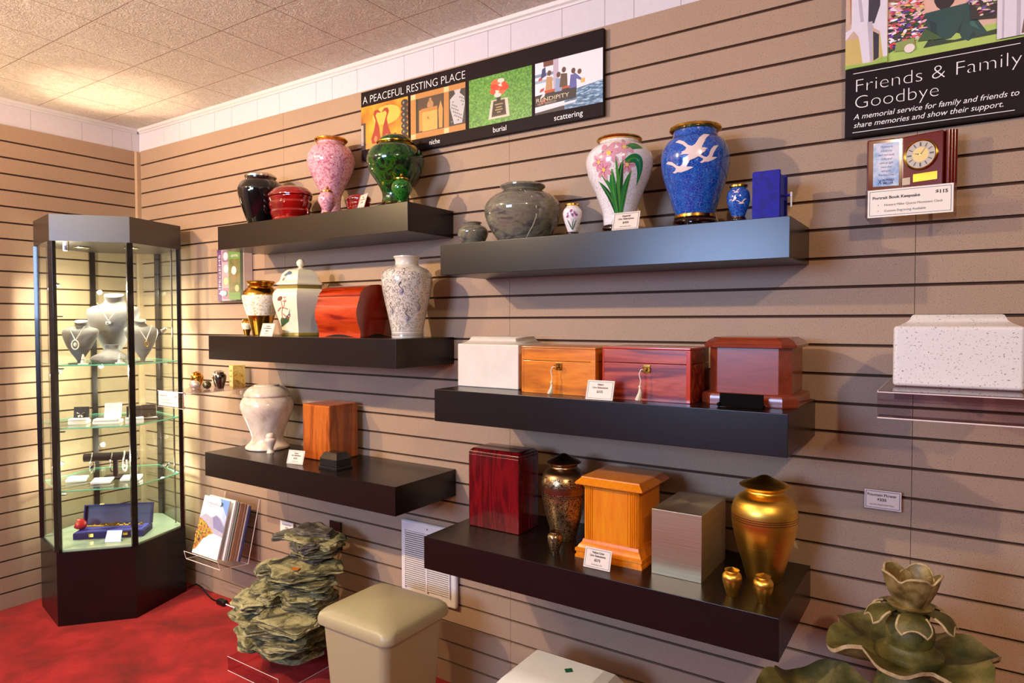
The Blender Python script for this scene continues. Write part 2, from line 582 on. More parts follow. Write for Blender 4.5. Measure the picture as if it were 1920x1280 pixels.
for lo, hi in (((0, -5.03, 0), (1.15, -4.98, CEIL)), ((2.75, -5.03, 0), (6.2, -4.98, CEIL)), ((1.15, -5.03, 0), (2.75, -4.98, 1.38)), ((1.15, -5.03, 2.32), (2.75, -4.98, CEIL))):
    b.box(lo, hi, M_far)
struct(b.build('wall_front', smooth=0))
b = B()
for x in (1.15, 1.93, 2.71):
    b.box((x, -5.02, 1.38), (x+.04, -4.96, 2.32), M_trim)
for z in (1.38, 2.28):
    b.box((1.15, -5.02, z), (2.75, -4.96, z+.04), M_trim)
struct(b.build('window_1', smooth=0))

# ================================================================ FLOATING SHELVES
def shelf(x0, x1, D, z, label, dust=0):
    b = B()
    b.box((x0, -D, z-.0998), (x1, -.0005, z), M_black, .0015, 2)
    o = b.build('floating_shelf', smooth=30)
    return tag(o, label, 'shelf', 'thick black floating shelves')
G_SH = 'thick black floating shelves'
Z1, Z3, Z5, Z2, Z4, Z6 = 1.781, 1.315, .821, 1.624, 1.162, .706
shelf(1.119, 2.212, .249, Z1, 'thick black floating shelf, highest on the left, holding the pink and green urns')
shelf(1.139, 2.213, .312, Z3, 'thick black floating shelf, middle of the left column, under the ginger jar and red chest')
shelf(1.120, 2.218, .325, Z5, 'thick black floating shelf, lowest of the left column, under the cream marble urn')
shelf(2.357, 3.435, .252, Z2, 'thick black floating shelf, top right, carrying the blue bird vase')
shelf(2.413, 3.455, .352, Z4, 'thick black floating shelf, middle right, carrying the row of wooden chests')
shelf(2.401, 3.448, .392, Z6, 'thick black floating shelf, lowest right, carrying the brass and bronze urns')

# ================================================================ URNS
def lathe_part(name, prof, mat, parent, seg=56, smooth=35, sy=1, rot=0, z=0, label=None):
    b = B(); b.lathe(prof, mat, seg, sy=sy, rot=rot)
    return b.build(name, parent, smooth, loc=(0, 0, z) if z else None, label=label)
def urn(name, label, cat, x, y, z, parts, group=None, rz=0):
    t = thing(name, label, cat, (x, y, z), rz, group)
    for p in parts:
        nm, pr, mt = p[:3]
        kw = p[3] if len(p) > 3 else {}
        lathe_part(nm, pr, mt, t, **kw)
    return t
G1 = 'urns on the top left shelf'
# black vase
bp = smoothprof([(.046, 0), (.050, .006), (.060, .03), (.080, .085), (.0935, .14), (.0945, .165), (.083, .188), (.066, .202), (.059, .208)])
urn('black_urn', 'glossy black urn with a silver lid at the left end of the top left shelf', 'urn', 1.255, -.13, Z1, [
    ('body', bp, M_blackgloss),
    ('lid', [(.060, .2075), (.066, .213), (.066, .219), (.060, .223), (.05, .229), (.03, .2335), (.008, .235), (.001, .235)], M_silver)], 'urns on the top left shelf')
# lidded red oval boxes
def red_box(x, y, k, label):
    bodyp = [(.080, 0), (.086, .004), (.088, .012), (.084, .018), (.090, .03), (.096, .042), (.093, .048), (.091, .05), (.098, .064), (.102, .076), (.099, .082), (.098, .085), (.103, .095), (.104, .102), (.100, .104)]
    lidp = [(.100, .1042), (.106, .106), (.107, .112), (.103, .120), (.097, .124), (.095, .126), (.088, .134), (.07, .141), (.045, .146), (.02, .1485), (.001, .149)]
    s = [(r*k, z*k) for r, z in bodyp]; l = [(r*k, z*k) for r, z in lidp]
    t = urn('red_lidded_box', label, 'keepsake box', x, y, Z1, [('body', s, M_red, dict(sy=.72)), ('lid', l, M_red, dict(sy=.72))], 'red lacquered oval boxes')
    for sx in (-1, 1):
        b = B()
        b.tube([(sx*k*(.098+.012*math.sin(a)), 0, k*(.035+.015*math.cos(a))) for a in [PI*i/8 for i in range(9)]], .003*k, M_red)
        b.build('side_handle', t)
    return t
red_box(1.474, -.15, 1.0, 'large glossy red oval lidded box with ribbed sides beside the black urn')
red_box(1.868, -.145, .51, 'small glossy red lidded box half hidden behind the price card on the top left shelf')
# pink cloisonne
pp = smoothprof([(.043, .022), (.038, .045), (.036, .07), (.043, .105), (.062, .145), (.083, .19), (.0943, .228), (.0915, .256), (.077, .283), (.058, .297), (.0535, .304), (.0535, .309)])
urn('pink_urn', 'tall pink cloisonne urn with a gold rim on the top left shelf', 'urn', 1.667, -.10, Z1, [
    ('base', [(.050, 0), (.052, .004), (.050, .014), (.045, .022)], M_blackgloss),
    ('body', pp, M_pink),
    ('rim', [(.0535, .3085), (.061, .311), (.0655, .316), (.0655, .320), (.060, .3235), (.03, .3245), (.001, .3245)], M_gold)], 'cloisonne urns')
def mini_ginger(name, label, x, y, z, k, mat, group):
    bd = smoothprof([(.014, .008), (.014, .014), (.022, .026), (.032, .044), (.0346, .060), (.030, .074), (.020, .083), (.0185, .085)], 4)
    return urn(name, label, 'keepsake urn', x, y, z, [
        ('foot', [(r*k, q*k) for r, q in [(.0185, 0), (.0195, .003), (.0165, .008), (.0145, .010)]], M_gold),
        ('body', [(r*k, q*k) for r, q in bd], mat),
        ('lid', [(r*k, q*k) for r, q in [(.0185, .0848), (.0225, .086), (.0225, .089), (.018, .092), (.009, .097), (.0035, .099), (.0055, .102), (.0045, .105), (.0008, .107)]], M_gold)], group)
mini_ginger('pink_keepsake_urn', 'miniature pink cloisonne urn with gold finial in front of the tall pink urn', 1.762, -.205, Z1, 1.0, M_pink, 'miniature cloisonne urns')
# green ginger jar urn
gp = smoothprof([(.054, .027), (.049, .045), (.052, .07), (.070, .105), (.093, .14), (.1055, .175), (.104, .200), (.090, .225), (.070, .238), (.063, .242)])
gt = urn('green_urn', 'large green cloisonne ginger-jar urn with gold bands at the right of the top left shelf', 'urn', 2.035, -.118, Z1, [
    ('stand', [(.084, 0), (.088, .004), (.086, .010), (.076, .014), (.070, .020), (.062, .022)], M_blackgloss),
    ('foot', [(.060, .0215), (.0615, .025), (.056, .029), (.05, .03)], M_gold),
    ('body', gp, M_green),
    ('rim', [(.062, .2415), (.064, .2445), (.069, .246), (.0695, .250), (.064, .252)], M_gold),
    ('lid', smoothprof([(.0625, .2518), (.060, .259), (.051, .268), (.034, .276), (.012, .2785)], 3), M_green),
    ('finial', [(.010, .2775), (.006, .280), (.0065, .2835), (.004, .287), (.0008, .289)], M_gold)], 'cloisonne urns')
mini_ginger('green_keepsake_urn', 'miniature green cloisonne urn with gold finial in front of the large green urn', 2.145, -.205, Z1, 1.03, M_green_s, 'miniature cloisonne urns')

# ---- shelf 2
def marble_bowl(x, y, k, label, name):
    pr = smoothprof([(.070, 0), (.076, .004), (.094, .028), (.115, .066), (.1243, .1), (.120, .125), (.100, .148), (.076, .160), (.064, .166)])
    lp = [(.064, .166), (.061, .170), (.067, .174), (.073, .179), (.0735, .183), (.068, .1865), (.04, .189), (.001, .1895)]
    t = urn(name, label, 'urn', x, y, Z2, [('body', [(r*k, z*k) for r, z in pr], M_marble), ('lid', [(r*k, z*k) for r, z in lp], M_marble)], 'grey green stone bowl urns')
    return t, pr
t, pr = marble_bowl(2.600, -.13, 1.0, 'large squat grey-green marble urn with a pale vein on the top right shelf', 'marble_urn')
b = B(); wr = Wrap(pr, .1248, face_cam(2.6, -.13), .0007)
M_vein = flat('#D9D6A8', .4)
wline(b, wr, [(-.012, .158), (.01, .150), (.03, .13), (.042, .10), (.045, .07), (.038, .045), (.024, .02), (.015, .006), (.03, .001)], .0035, M_vein)
b.build('pale_vein', t)
marble_bowl(2.425, -.165, .42, 'small squat grey-green stone bowl urn at the left end of the top right shelf', 'marble_keepsake_urn')

def carved_stand(b, r, h, feet=4, mat=None):
    mat = mat or M_ebony
    b.lathe([(r*.86, h*.55), (r*.98, h*.58), (r, h*.7), (r*.97, h*.82), (r*.9, h*.9), (r*.95, h*.97), (r*.92, h), (r*.3, h)], mat, 40)
    for k in range(feet):
        a = 2*PI*(k+.5)/feet
        b.ball((r*.86*math.cos(a), r*.86*math.sin(a), h*.3), r*.2, mat, 12, sz=h*.3/(r*.2))
    b.lathe([(r*.7, 0.0), (r*.76, h*.05), (r*.76, h*.2), (r*.68, h*.25), (r*.66, h*.56)], mat, 32)
# orchid vase
GL = flat('#1E7A3C', .15, 0, .6); GD = flat('#0E4F30', .15, 0, .6); GY = flat('#4E9A3A', .15, 0, .6)
PK = flat('#D99AA8', .15, 0, .6); PK2 = flat('#B25A78', .15, 0, .6); YEL = flat('#E8C860', .2, 0, .6)
def flower(b, wr, cx, cz, r, rot=0):
    for k in range(6):
        a = rot+k*PI/3
        wpoly(b, wr, ell(cx+r*.52*math.cos(a), cz+r*.52*math.sin(a), r*.52, r*.25, a, 10), PK, .0004+.00006*k)
        wline(b, wr, [(cx+r*.15*math.cos(a), cz+r*.15*math.sin(a)), (cx+r*.75*math.cos(a), cz+r*.75*math.sin(a))], r*.14, PK2, .0009, True)
    wpoly(b, wr, ell(cx, cz, r*.2, r*.2, 0, 10), YEL, .0012)
def leaf(b, wr, pts, w, mat, e):
    n = len(pts); L = []
    for i, (x, z) in enumerate(pts):
        a = pts[max(i-1, 0)]; c = pts[min(i+1, n-1)]
        dx, dz = c[0]-a[0], c[1]-a[1]; l = math.hypot(dx, dz) or 1
        ww = w*math.sin(PI*(.12+.88*i/(n-1)))**.7 if i < n-1 else .0004
        L.append(((x-dz/l*ww/2, z+dx/l*ww/2), (x+dz/l*ww/2, z-dx/l*ww/2), (x, z)))
    for p, q in zip(L, L[1:]):
        wpoly(b, wr, [p[0], p[1], q[1], q[0]], mat, e)
    wline(b, wr, [q[2] for q in L], w*.12, GY if mat is not GY else GL, e+.0003)
def bez(p0, p1, p2, n=9):
    return [tuple((1-t)**2*p0[j]+2*t*(1-t)*p1[j]+t*t*p2[j] for j in (0, 1)) for t in [i/n for i in range(n+1)]]
op = smoothprof([(.044, .030), (.046, .036), (.050, .07), (.068, .12), (.087, .165), (.0973, .205), (.0955, .232), (.080, .254), (.061, .266), (.058, .272), (.057, .274)])
t = urn('orchid_urn', 'white urn painted with pink orchids and green leaves, gold rim, on a dark wood stand', 'urn', 2.935, -.125, Z2, [
    ('body', op, M_whitecl),
    ('rim', [(.057, .2735), (.064, .276), (.0665, .280), (.064, .284), (.03, .2855), (.001, .2855)], M_gold)], 'cloisonne urns')
b = B(); carved_stand(b, .050, .030); b.build('carved_stand', t)
b = B(); wr = Wrap(op, .0975, face_cam(2.935, -.125), .0005)
leaf(b, wr, bez((-.004, .036), (-.03, .10), (-.078, .150), 10), .024, GD, .0003)
leaf(b, wr, bez((-.002, .040), (-.01, .11), (-.060, .165), 10), .018, GL, .0005)
leaf(b, wr, bez((.002, .036), (-.03, .10), (-.022, .178), 10), .030, GL, .0007)
leaf(b, wr, bez((.006, .036), (-.008, .13), (.010, .20), 10), .025, GD, .0009)
leaf(b, wr, bez((.008, .036), (.010, .10), (.036, .172), 10), .025, GL, .0011)
leaf(b, wr, bez((.004, .06), (-.004, .14), (-.010, .21), 8), .010, GY, .0013)
leaf(b, wr, bez((.018, .195), (.07, .235), (.068, .135), 12), .027, GL, .0006)
leaf(b, wr, bez((.020, .232), (.045, .250), (.075, .238), 8), .020, GL, .0006)
leaf(b, wr, bez((-.05, .21), (-.055, .225), (-.03, .242), 6), .010, GD, .0004)
for cx, cz, r, a in ((-.030, .222, .037, .2), (.014, .238, .030, .5), (-.062, .200, .026, .1), (-.048, .178, .028, .6), (.022, .188, .026, 0)):
    flower(b, wr, cx, cz, r, a)
b.build('painted_orchids', t)
# small white keepsake
sp_ = smoothprof([(.013, .014), (.016, .022), (.024, .045), (.0286, .066), (.026, .080), (.019, .088), (.018, .091)], 4)
t = urn('floral_keepsake_urn', 'miniature white urn with violet flowers and gold rim between marble urn and orchid urn', 'keepsake urn', 2.811, -.185, Z2, [
    ('body', sp_, M_whitecl), ('rim', [(.018, .0905), (.0215, .093), (.0215, .0965), (.017, .099), (.006, .1005), (.001, .1005)], M_gold)], 'miniature cloisonne urns')
b = B(); carved_stand(b, .019, .014); b.build('carved_stand', t)
b = B(); wr = Wrap(sp_, .0286, face_cam(2.811, -.185), .0004)
VI = flat('#A05A94', .2, 0, .5)
for i, (cx, cz) in enumerate(((-.012, .066), (-.004, .074), (.006, .068), (.012, .062), (-.016, .058), (.0, .062))):
    wpoly(b, wr, ell(cx, cz, .0055, .0035, i, 8), VI, .0003)
leaf(b, wr, bez((.0, .02), (-.01, .03), (-.018, .05), 5), .004, GD, .0002)
leaf(b, wr, bez((.002, .02), (.008, .03), (.014, .05), 5), .004, GD, .0002)
leaf(b, wr, bez((.001, .02), (-.001, .035), (.004, .052), 5), .003, GD, .0002)
b.build('painted_flowers', t)
# blue bird vase
vp = smoothprof([(.050, .040), (.055, .05), (.070, .095), (.085, .14), (.092, .18), (.0905, .212), (.078, .238), (.064, .250), (.060, .257), (.0595, .268)])
BIRD = [(-1, .45), (-.8, .52), (-.5, .38), (-.25, .12), (-.1, .05), (.05, .12), (.3, .45), (.6, .62), (.98, .58), (.7, .42), (.45, .2), (.25, -.05), (.5, -.10), (.62, -.16), (.3, -.24), (-.1, -.27), (-.3, -.2), (-.5, -.22), (-.62, -.14), (-.42, -.08), (-.35, .02), (-.55, .22), (-.8, .36)]
M_bird = flat('#EBD3CC', .2, 0, .5)
def birds(b, wr, k, lst):
    for i, (cx, cz, s, a, fl) in enumerate(lst):
        pts = [((fl*x*math.cos(a)-z*math.sin(a))*s+cx, (fl*x*math.sin(a)+z*math.cos(a))*s+cz) for x, z in BIRD]
        wpoly(b, wr, pts, M_bird, .0004*(i+1)*k)
t = urn('blue_bird_urn', 'large royal blue urn with white flying birds and gold bands on a dark wood stand', 'urn', 3.162, -.125, Z2, [
    ('foot_band', [(.054, .0315), (.0555, .033), (.0555, .040), (.0505, .0415)], M_gold),
    ('body', vp, M_blue),
    ('rim', [(.0595, .2675), (.066, .270), (.0700, .274), (.0695, .279), (.064, .282), (.03, .2835), (.001, .2835)], M_gold)], 'cloisonne urns')
b = B(); carved_stand(b, .060, .032); b.build('carved_stand', t)
b = B(); wr = Wrap(vp, .0925, face_cam(3.162, -.125), .0005)
birds(b, wr, 1, [(-.003, .207, .056, .08, 1), (.034, .178, .040, .30, 1), (-.036, .158, .050, .12, 1), (.004, .190, .038, .55, -1)])
b.build('white_birds', t)
# small blue keepsake
vs = smoothprof([(.0155, .016), (.018, .024), (.0255, .045), (.029, .064), (.0265, .080), (.020, .088), (.019, .091)], 4)
t = urn('blue_keepsake_urn', 'miniature blue urn with white birds between the blue bird urn and the blue velvet book', 'keepsake urn', 3.296, -.185, Z2, [
    ('body', vs, M_blue), ('rim', [(.019, .0905), (.0225, .093), (.0225, .097), (.018, .0995), (.004, .102), (.001, .102)], M_gold)], 'miniature cloisonne urns')
b = B(); carved_stand(b, .020, .014); b.lathe([(.0165, .0138), (.0170, .0165), (.0155, .0170)], M_gold, 24); b.build('carved_stand', t)
b = B(); wr = Wrap(vs, .029, face_cam(3.296, -.185), .0004)
birds(b, wr, .5, [(-.006, .078, .012, .1, 1), (-.012, .058, .012, .5, 1), (.008, .050, .014, .1, 1)])
b.build('white_birds', t)
# blue velvet book
t = thing('velvet_book_keepsake', 'royal blue velvet book-shaped keepsake standing at the right end of the top right shelf', 'keepsake', (3.367, -.165, Z2))
b = B(); b.box((-.034, -.035, 0), (.034, -.026, .125), M_velvet, .004); b.box((-.034, .046, 0), (.034, .055, .125), M_velvet, .004); b.box((-.034, -.034, 0), (-.026, .054, .125), M_velvet, .004)
b.build('cover', t)
b = B(); b.box((-.027, -.027, .004), (.028, .047, .121), flat('#1B3FC4', .6), .003); b.build('page_block', t)
b = B(); b.box((.028, .000, .062), (.052, .010, .067), M_velvet, .001); b.box((.050, .000, .060), (.055, .012, .072), flat('#E8D9CC', .4), .001)
b.build('clasp_strap', t)
b = B(); b.box((.0505, .002, .034), (.0545, .007, .061), flat('#E8D9CC', .4), .0015); b.build('hanging_tag', t)

# ---- shelf 3
def classic(R, Hh, mats, bands=None):
    """classic urn outline scaled to radius R and height Hh -> parts"""
    body = smoothprof([(.50*R, .0), (.53*R, .012*Hh), (.66*R, .15*Hh), (.84*R, .33*Hh), (.965*R, .50*Hh), (1.0*R, .62*Hh), (.965*R, .705*Hh), (.84*R, .78*Hh), (.66*R, .822*Hh), (.585*R, .84*Hh), (.565*R, .857*Hh)], 4)
    col = [(.565*R, .856*Hh), (.60*R, .872*Hh), (.66*R, .888*Hh), (.665*R, .893*Hh)]
    lid = [(.66*R, .8925*Hh), (.755*R, .897*Hh), (.765*R, .905*Hh), (.70*R, .918*Hh), (.52*R, .938*Hh), (.30*R, .966*Hh), (.16*R, .990*Hh), (.08*R, .999*Hh), (.004*R, Hh)]
    return body, col, lid
def classic_urn(name, label, x, y, z, R, Hh, mb, ml, group, cat='urn', bands=(), bmat=None, rz=0):
    body, col, lid = classic(R, Hh, None)
    t = urn(name, label, cat, x, y, z, [('body', body, mb, dict(seg=72)), ('collar', col, ml), ('lid', lid, ml)], group)
    if bands:
        b = B()
        for f in bands:
            r = rad_at(body, f*Hh)
            w = .0035*Hh
            b.lathe([(r-.0003, f*Hh-w), (r+.0004, f*Hh-w*.6), (r+.0004, f*Hh+w*.6), (r-.0003, f*Hh+w)], bmat or M_dark, 64)
        b.build('engraved_bands', t)
    return t, body
# brass and pearl urn
R, Hh = .0764, .236
bd = smoothprof([(.034, 0), (.036, .004), (.045, .04), (.060, .095), (.0725, .14), (.0764, .165), (.073, .184), (.060, .200), (.053, .206)], 5)
def cut(pr, a, c):
    return [(rad_at(pr, a), a)]+[p for p in pr if a < p[1] < c]+[(rad_at(pr, c), c)]
def banded(name, label, x, y, k, group, cat):
    s = lambda pr: [(r*k, z*k) for r, z in pr]
    return urn(name, label, cat, x, y, Z3, [
        ('lower_body', s(cut(bd, 0, .085)), M_gold), ('pearl_band', s([(r+.0006, z) for r, z in cut(bd, .085, .172)]), M_pearl),
        ('upper_body', s(cut(bd, .172, .206)), M_gold),
        ('neck', s([(.053, .2055), (.050, .211), (.0515, .217), (.056, .222), (.0545, .2245)]), M_gold),
        ('lid', s([(.055, .224), (.060, .2265), (.0605, .231), (.055, .2335), (.03, .236), (.001, .237)]), M_gold)], group)
banded('brass_and_pearl_urn', 'brass urn with a wide white pearl band, second from left on the middle left shelf', 1.258, -.14, 1.0, 'brass and pearl urns', 'urn')
banded('brass_and_pearl_keepsake', 'tiny brass and pearl urn at the left end of the middle left shelf', 1.172, -.15, .30, 'brass and pearl urns', 'keepsake urn')
# ginger jar (hexagonal)
M_por = flat('#E6E0C4', .12, 0, .8); M_olive = flat('#8C7A2E', .3, 0, .4)
cyaw = face_cam(1.532, -.15)-math.radians(8)
t = thing('ginger_jar_urn', 'six-sided cream porcelain ginger jar with domed lid and painted flowers on the middle left shelf', 'urn', (1.535, -.150, Z3))
hb = smoothprof([(.076, .014), (.083, .04), (.100, .085), (.1135, .13), (.1165, .155), (.112, .176), (.098, .190)], 4)
def hexl(nm, pr, mat):
    b = B(); b.lathe(pr, mat, 6, rot=cyaw); return b.build(nm, t, 25)
hexl('foot', [(.079, 0), (.081, .003), (.079, .011), (.076, .014)], M_olive)
hexl('body', hb, M_por)
hexl('neck_band', [(.094, .190), (.092, .193), (.092, .204)], M_olive)
hexl('lid', smoothprof([(.095, .204), (.101, .207), (.099, .213), (.088, .222), (.083, .232), (.078, .247), (.062, .263), (.040, .273), (.016, .278)], 3), M_por)
b = B(); b.lathe([(.010, .277), (.008, .281)], M_por, 20); b.ball((0, 0, .2965), .0168, M_por, 20); b.build('knob', t)
class Facet:
    def __init__(s, prof, a, eps=.0006):
        s.p, s.a, s.e = prof, a, eps
    def __call__(s, x, z, e=0):
        d = rad_at(s.p, z)*math.cos(PI/6)+s.e+e
        return (d*math.cos(s.a)-x*math.sin(s.a), d*math.sin(s.a)+x*math.cos(s.a), z)
b = B()
RS = flat('#B9553F', .3, 0, .4); GN = flat('#3F5A3A', .3, 0, .4); BL = flat('#5F6E86', .3, 0, .4); BRN = flat('#7A4A30', .3, 0, .4)
fa = Facet(hb, cyaw-PI/6)
k = 1.0
wpoly(b, fa, [(-.040, .036), (-.038, .062), (-.030, .075), (-.012, .072), (.0, .084), (.008, .074), (.002, .060), (-.012, .052), (-.026, .044)], GN, .0002)
wpoly(b, fa, [(.0, .082), (.010, .092), (.022, .112), (.016, .098), (.010, .082)], BL, .0003)
wpoly(b, fa, ell(-.022, .150, .013, .008, .5), BRN, .0003)
for pts, w in ((bez((-.026, .06), (-.026, .09), (-.016, .112)), .0020), (bez((-.016, .112), (-.014, .125), (-.018, .145)), .0018), (bez((-.016, .112), (-.002, .118), (.002, .150)), .0018), (bez((-.040, .100), (-.030, .112), (-.020, .115)), .0035), (bez((-.016, .115), (-.004, .112), (.010, .108)), .0035), (bez((-.010, .140), (.0, .136), (.008, .142)), .0035), (bez((-.018, .09), (-.006, .078), (.004, .070)), .0035), (bez((-.006, .152), (-.001, .156), (.008, .155)), .003), (bez((.002, .07), (.012, .078), (.016, .090)), .0025)):
    wline(b, fa, pts, w*k, RS, .0005)
b.build('painted_flowers', t); b = B()
fb = Facet(smoothprof([(.099, .213), (.088, .222), (.083, .232), (.078, .247), (.062, .263)], 3), cyaw-PI/6, .001)
wpoly(b, fb, [(-.030, .226), (-.026, .246), (-.012, .262), (.004, .258), (.010, .250), (.0, .246), (-.010, .246), (-.020, .232)], BL, .0002)
wpoly(b, fb, [(-.030, .222), (-.024, .224), (-.020, .236), (-.026, .238)], BRN, .0004)
b.build('painted_lid_motif', t)
# red bombe chest
t = thing('bombe_chest_urn', 'glossy red-orange wooden chest with bulging front and arched foot on the middle left shelf', 'urn', (1.755, 0, Z3))
def bombe(z):
    return -.245-.020*math.sin(PI*min(max((z-.02)/.135, 0), 1))**1.2
b = B()
zs = [.012+.0085*i for i in range(17)]
L, Rr = 0, .222
front = [(bombe(z), z) for z in zs]
def section(x, infl=0):
    return [(x, -.235-.012, 0)]+[(x, y, z) for y, z in front]+[(x, -.247, .152), (x, -.247, .156), (x, -.243, .158), (x, -.243, .165)]+[(x, -.238+.0*i, .168) for i in (0,)]+[(x, -.225, .182), (x, -.19, .193), (x, -.15, .196), (x, -.11, .190), (x, -.085, .172), (x, -.080, .165), (x, -.080, 0)]
b.rings([section(L), section(L+.111), section(Rr)], W_redbox)
b.bm.faces.ensure_lookup_table()
RS_ = b.mi(flat('#7A1204', .09, 0, 1))  # plain end faces, shade of the unlit side put into the darker red
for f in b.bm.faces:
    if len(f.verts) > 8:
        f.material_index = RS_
b.build('chest', t, 50)
b = B(); b.box((L-.0008, -.2492, .1520), (Rr+.001, -.079, .1555), flat('#7A1402', .2, 0, .6)); b.build('lid_seam', t)
b = B()
arc = [(.03+.162*i/12, .001+.0105*math.sin(PI*i/12)) for i in range(13)]
b.face([(x, -.2475, z) for x, z in arc], M_dark)
b.build('foot_arch', t); b = B()
arc2 = [(-.215+.11*i/12, .001+.012*math.sin(PI*i/12)) for i in range(13)]
b.face([(Rr+.0006, y, z) for y, z in arc2], M_dark)
b.build('foot_arch', t)
# paisley vase
pv = smoothprof([(.055, 0), (.0565, .004), (.0565, .018), (.062, .05), (.075, .11), (.0865, .165), (.0914, .205), (.0885, .228), (.074, .246), (.052, .255), (.043, .261), (.0415, .268)])
t = urn('paisley_urn', 'tall cream vase covered in grey scrolls at the right end of the middle left shelf', 'urn', 2.116, -.15, Z3, [
    ('body', pv, flat('#D4CBBE', .12, 0, .7)),
    ('neck', [(.0415, .2675), (.041, .276), (.0435, .284), (.0475, .288), (.0475, .292), (.043, .2935), (.04, .290), (.001, .290)], flat('#D4CBBE', .12, 0, .7))])
b = B(); wr = Wrap(pv, .0916, face_cam(2.116, -.15), .0005)
GR = flat('#6F665A', .3, 0, .3); GR2 = flat('#2F2822', .3, 0, .3)
rnd = random.Random(3)
pts_used = []
for tries in range(900):
    sx = rnd.uniform(-.13, .13); sz = rnd.uniform(.030, .240)
    if any((sx-a)**2+(sz-c)**2 < .0125**2 for a, c in pts_used):
        continue
    pts_used.append((sx, sz))
    a0 = rnd.uniform(0, 6.28); sg = rnd.choice((-1, 1)); R0 = rnd.uniform(.006, .0095)
    sp = [(sx+R0*(1-q/14)*math.cos(a0+sg*q*.48), sz+R0*(1-q/14)*math.sin(a0+sg*q*.48)) for q in range(12)]
    wline(b, wr, sp, .0011, GR, .0002)
    tl = [(sx+R0*math.cos(a0)+q*.003*math.cos(a0-sg*1.4+q*.15), sz+R0*math.sin(a0)+q*.003*math.sin(a0-sg*1.4+q*.15)) for q in range(5)]
    wline(b, wr, tl, .0015, GR, .0003, True)
    if rnd.random() < .45:
        wpoly(b, wr, ell(sx+.004, sz+.002, .0024, .0012, a0, 7), GR2, .0003)
for cx, cz in ((-.022, .175), (.052, .118), (-.075, .105), (.0, .08)):
    wline(b, wr, [(cx+.010*math.sin(q*.5)*(1-.035*q), cz-.018+.0030*q) for q in range(14)], .0022, GR2, .0006)
    wpoly(b, wr, ell(cx, cz-.014, .007, .011, 0, 12), flat('#9C9AAE', .2, 0, .6), .0004)
for q in range(46):
    s0 = -.145+q*.0063
    wline(b, wr, [(s0, .008), (s0+.0045, .0125)], .0016, GR2, .0002)
for zz in (.006, .015, .024):
    wline(b, wr, [(-.15+.01*q, zz) for q in range(31)], .0009, GR, .0002)
b.build('scroll_pattern', t)

# ---- shelf 5
cr = smoothprof([(.088, 0), (.0925, .004), (.091, .012), (.080, .022), (.069, .036), (.067, .055), (.078, .092), (.097, .138), (.1105, .178), (.1085, .205), (.099, .222), (.092, .228)])
urn('cream_marble_urn', 'cream marble urn with a broad domed lid and flared foot on the lowest left shelf', 'urn', 1.262, -.118, Z5, [
    ('body', cr, M_cream), ('lid', smoothprof([(.0915, .228), (.0955, .231), (.0955, .238), (.090, .250), (.078, .264), (.062, .2725), (.054, .2735), (.053, .277), (.048, .279), (.02, .2795), (.001, .2795)], 3), M_cream)])
sc = smoothprof([(.0155, 0), (.016, .004), (.012, .012), (.0125, .022), (.0205, .042), (.0238, .055), (.021, .062), (.016, .065)], 4)
urn('cream_keepsake_urn', 'miniature cream marble urn standing in front of the cream marble urn', 'keepsake urn', 1.372, -.185, Z5, [
    ('body', sc, M_cream), ('lid', smoothprof([(.0155, .0648), (.018, .068), (.0172, .076), (.012, .083), (.005, .085), (.0008, .085)], 3), M_cream)])
t = thing('teak_box_urn', 'upright teak wooden box urn with rounded top edge beside the cream marble urn', 'urn', (1.651, -.105, Z5))
b = B(); b.box((-.080, -.075, .0), (.080, .078, .222), W_teak, .007, 3); b.build('box', t)
b = B(); b.box((-.074, -.069, -.0), (.074, .072, .0025), M_dark); b.build('base_plate', t)
t = thing('black_granite_keepsake', 'small black granite keepsake block with sloped top in front of the teak box', 'keepsake urn', (1.828, -.236, Z5))
b = B()
b.box((-.050, -.040, 0), (.050, .040, .012), M_granblack, .002)
b.box((-.046, -.036, .012), (.046, .036, .040), M_granblack, .0015)
b.prism([(-.046, -.036), (.046, -.036), (.046, .036), (-.046, .036)], .040, .060, M_granblack, top=[(-.036, -.026), (.036, -.026), (.036, .026), (-.036, .026)])
b.prism([(-.036, -.026), (.036, -.026), (.036, .026), (-.036, .026)], .060, .063, M_granblack, top=[(-.033, -.023), (.033, -.023), (.033, .023), (-.033, .023)])
b.build('block', t, 20)

# ---- shelf 4
def stone_chest(name, label, x0, x1, y0, y1, z, hs, ht, mat, rnd_=.004):
    t = thing(name, label, 'urn', ((x0+x1)/2, (y0+y1)/2, z))
    a, c = (x1-x0)/2, (y1-y0)/2
    b = B(); b.box((-a, -c, 0), (a, c, hs), mat, rnd_, 3); b.build('box', t)
    b = B()
    prof = [(0, 0), (.010, .002), (.020, .006), (.028, (ht-hs)*.75), (.032, ht-hs-.001), (.036, ht-hs)]
    prof = [(.004, -.002), (.012, .0015), (.021, .006), (.028, .012), (.0325, (ht-hs)*.9), (.037, ht-hs)]
    rr = [[(-a+i, -c+i, hs+h), (a-i, -c+i, hs+h), (a-i, c-i, hs+h), (-a+i, c-i, hs+h)] for i, h in prof]
    b.rings(rr, mat)
    b.build('raised_lid', t, 50)
    return t
stone_chest('cultured_marble_chest', 'plain off-white cultured marble chest at the left end of the middle right shelf', 2.411, 2.649, -.232, -.055, Z4, .139, .163, M_granwhite)
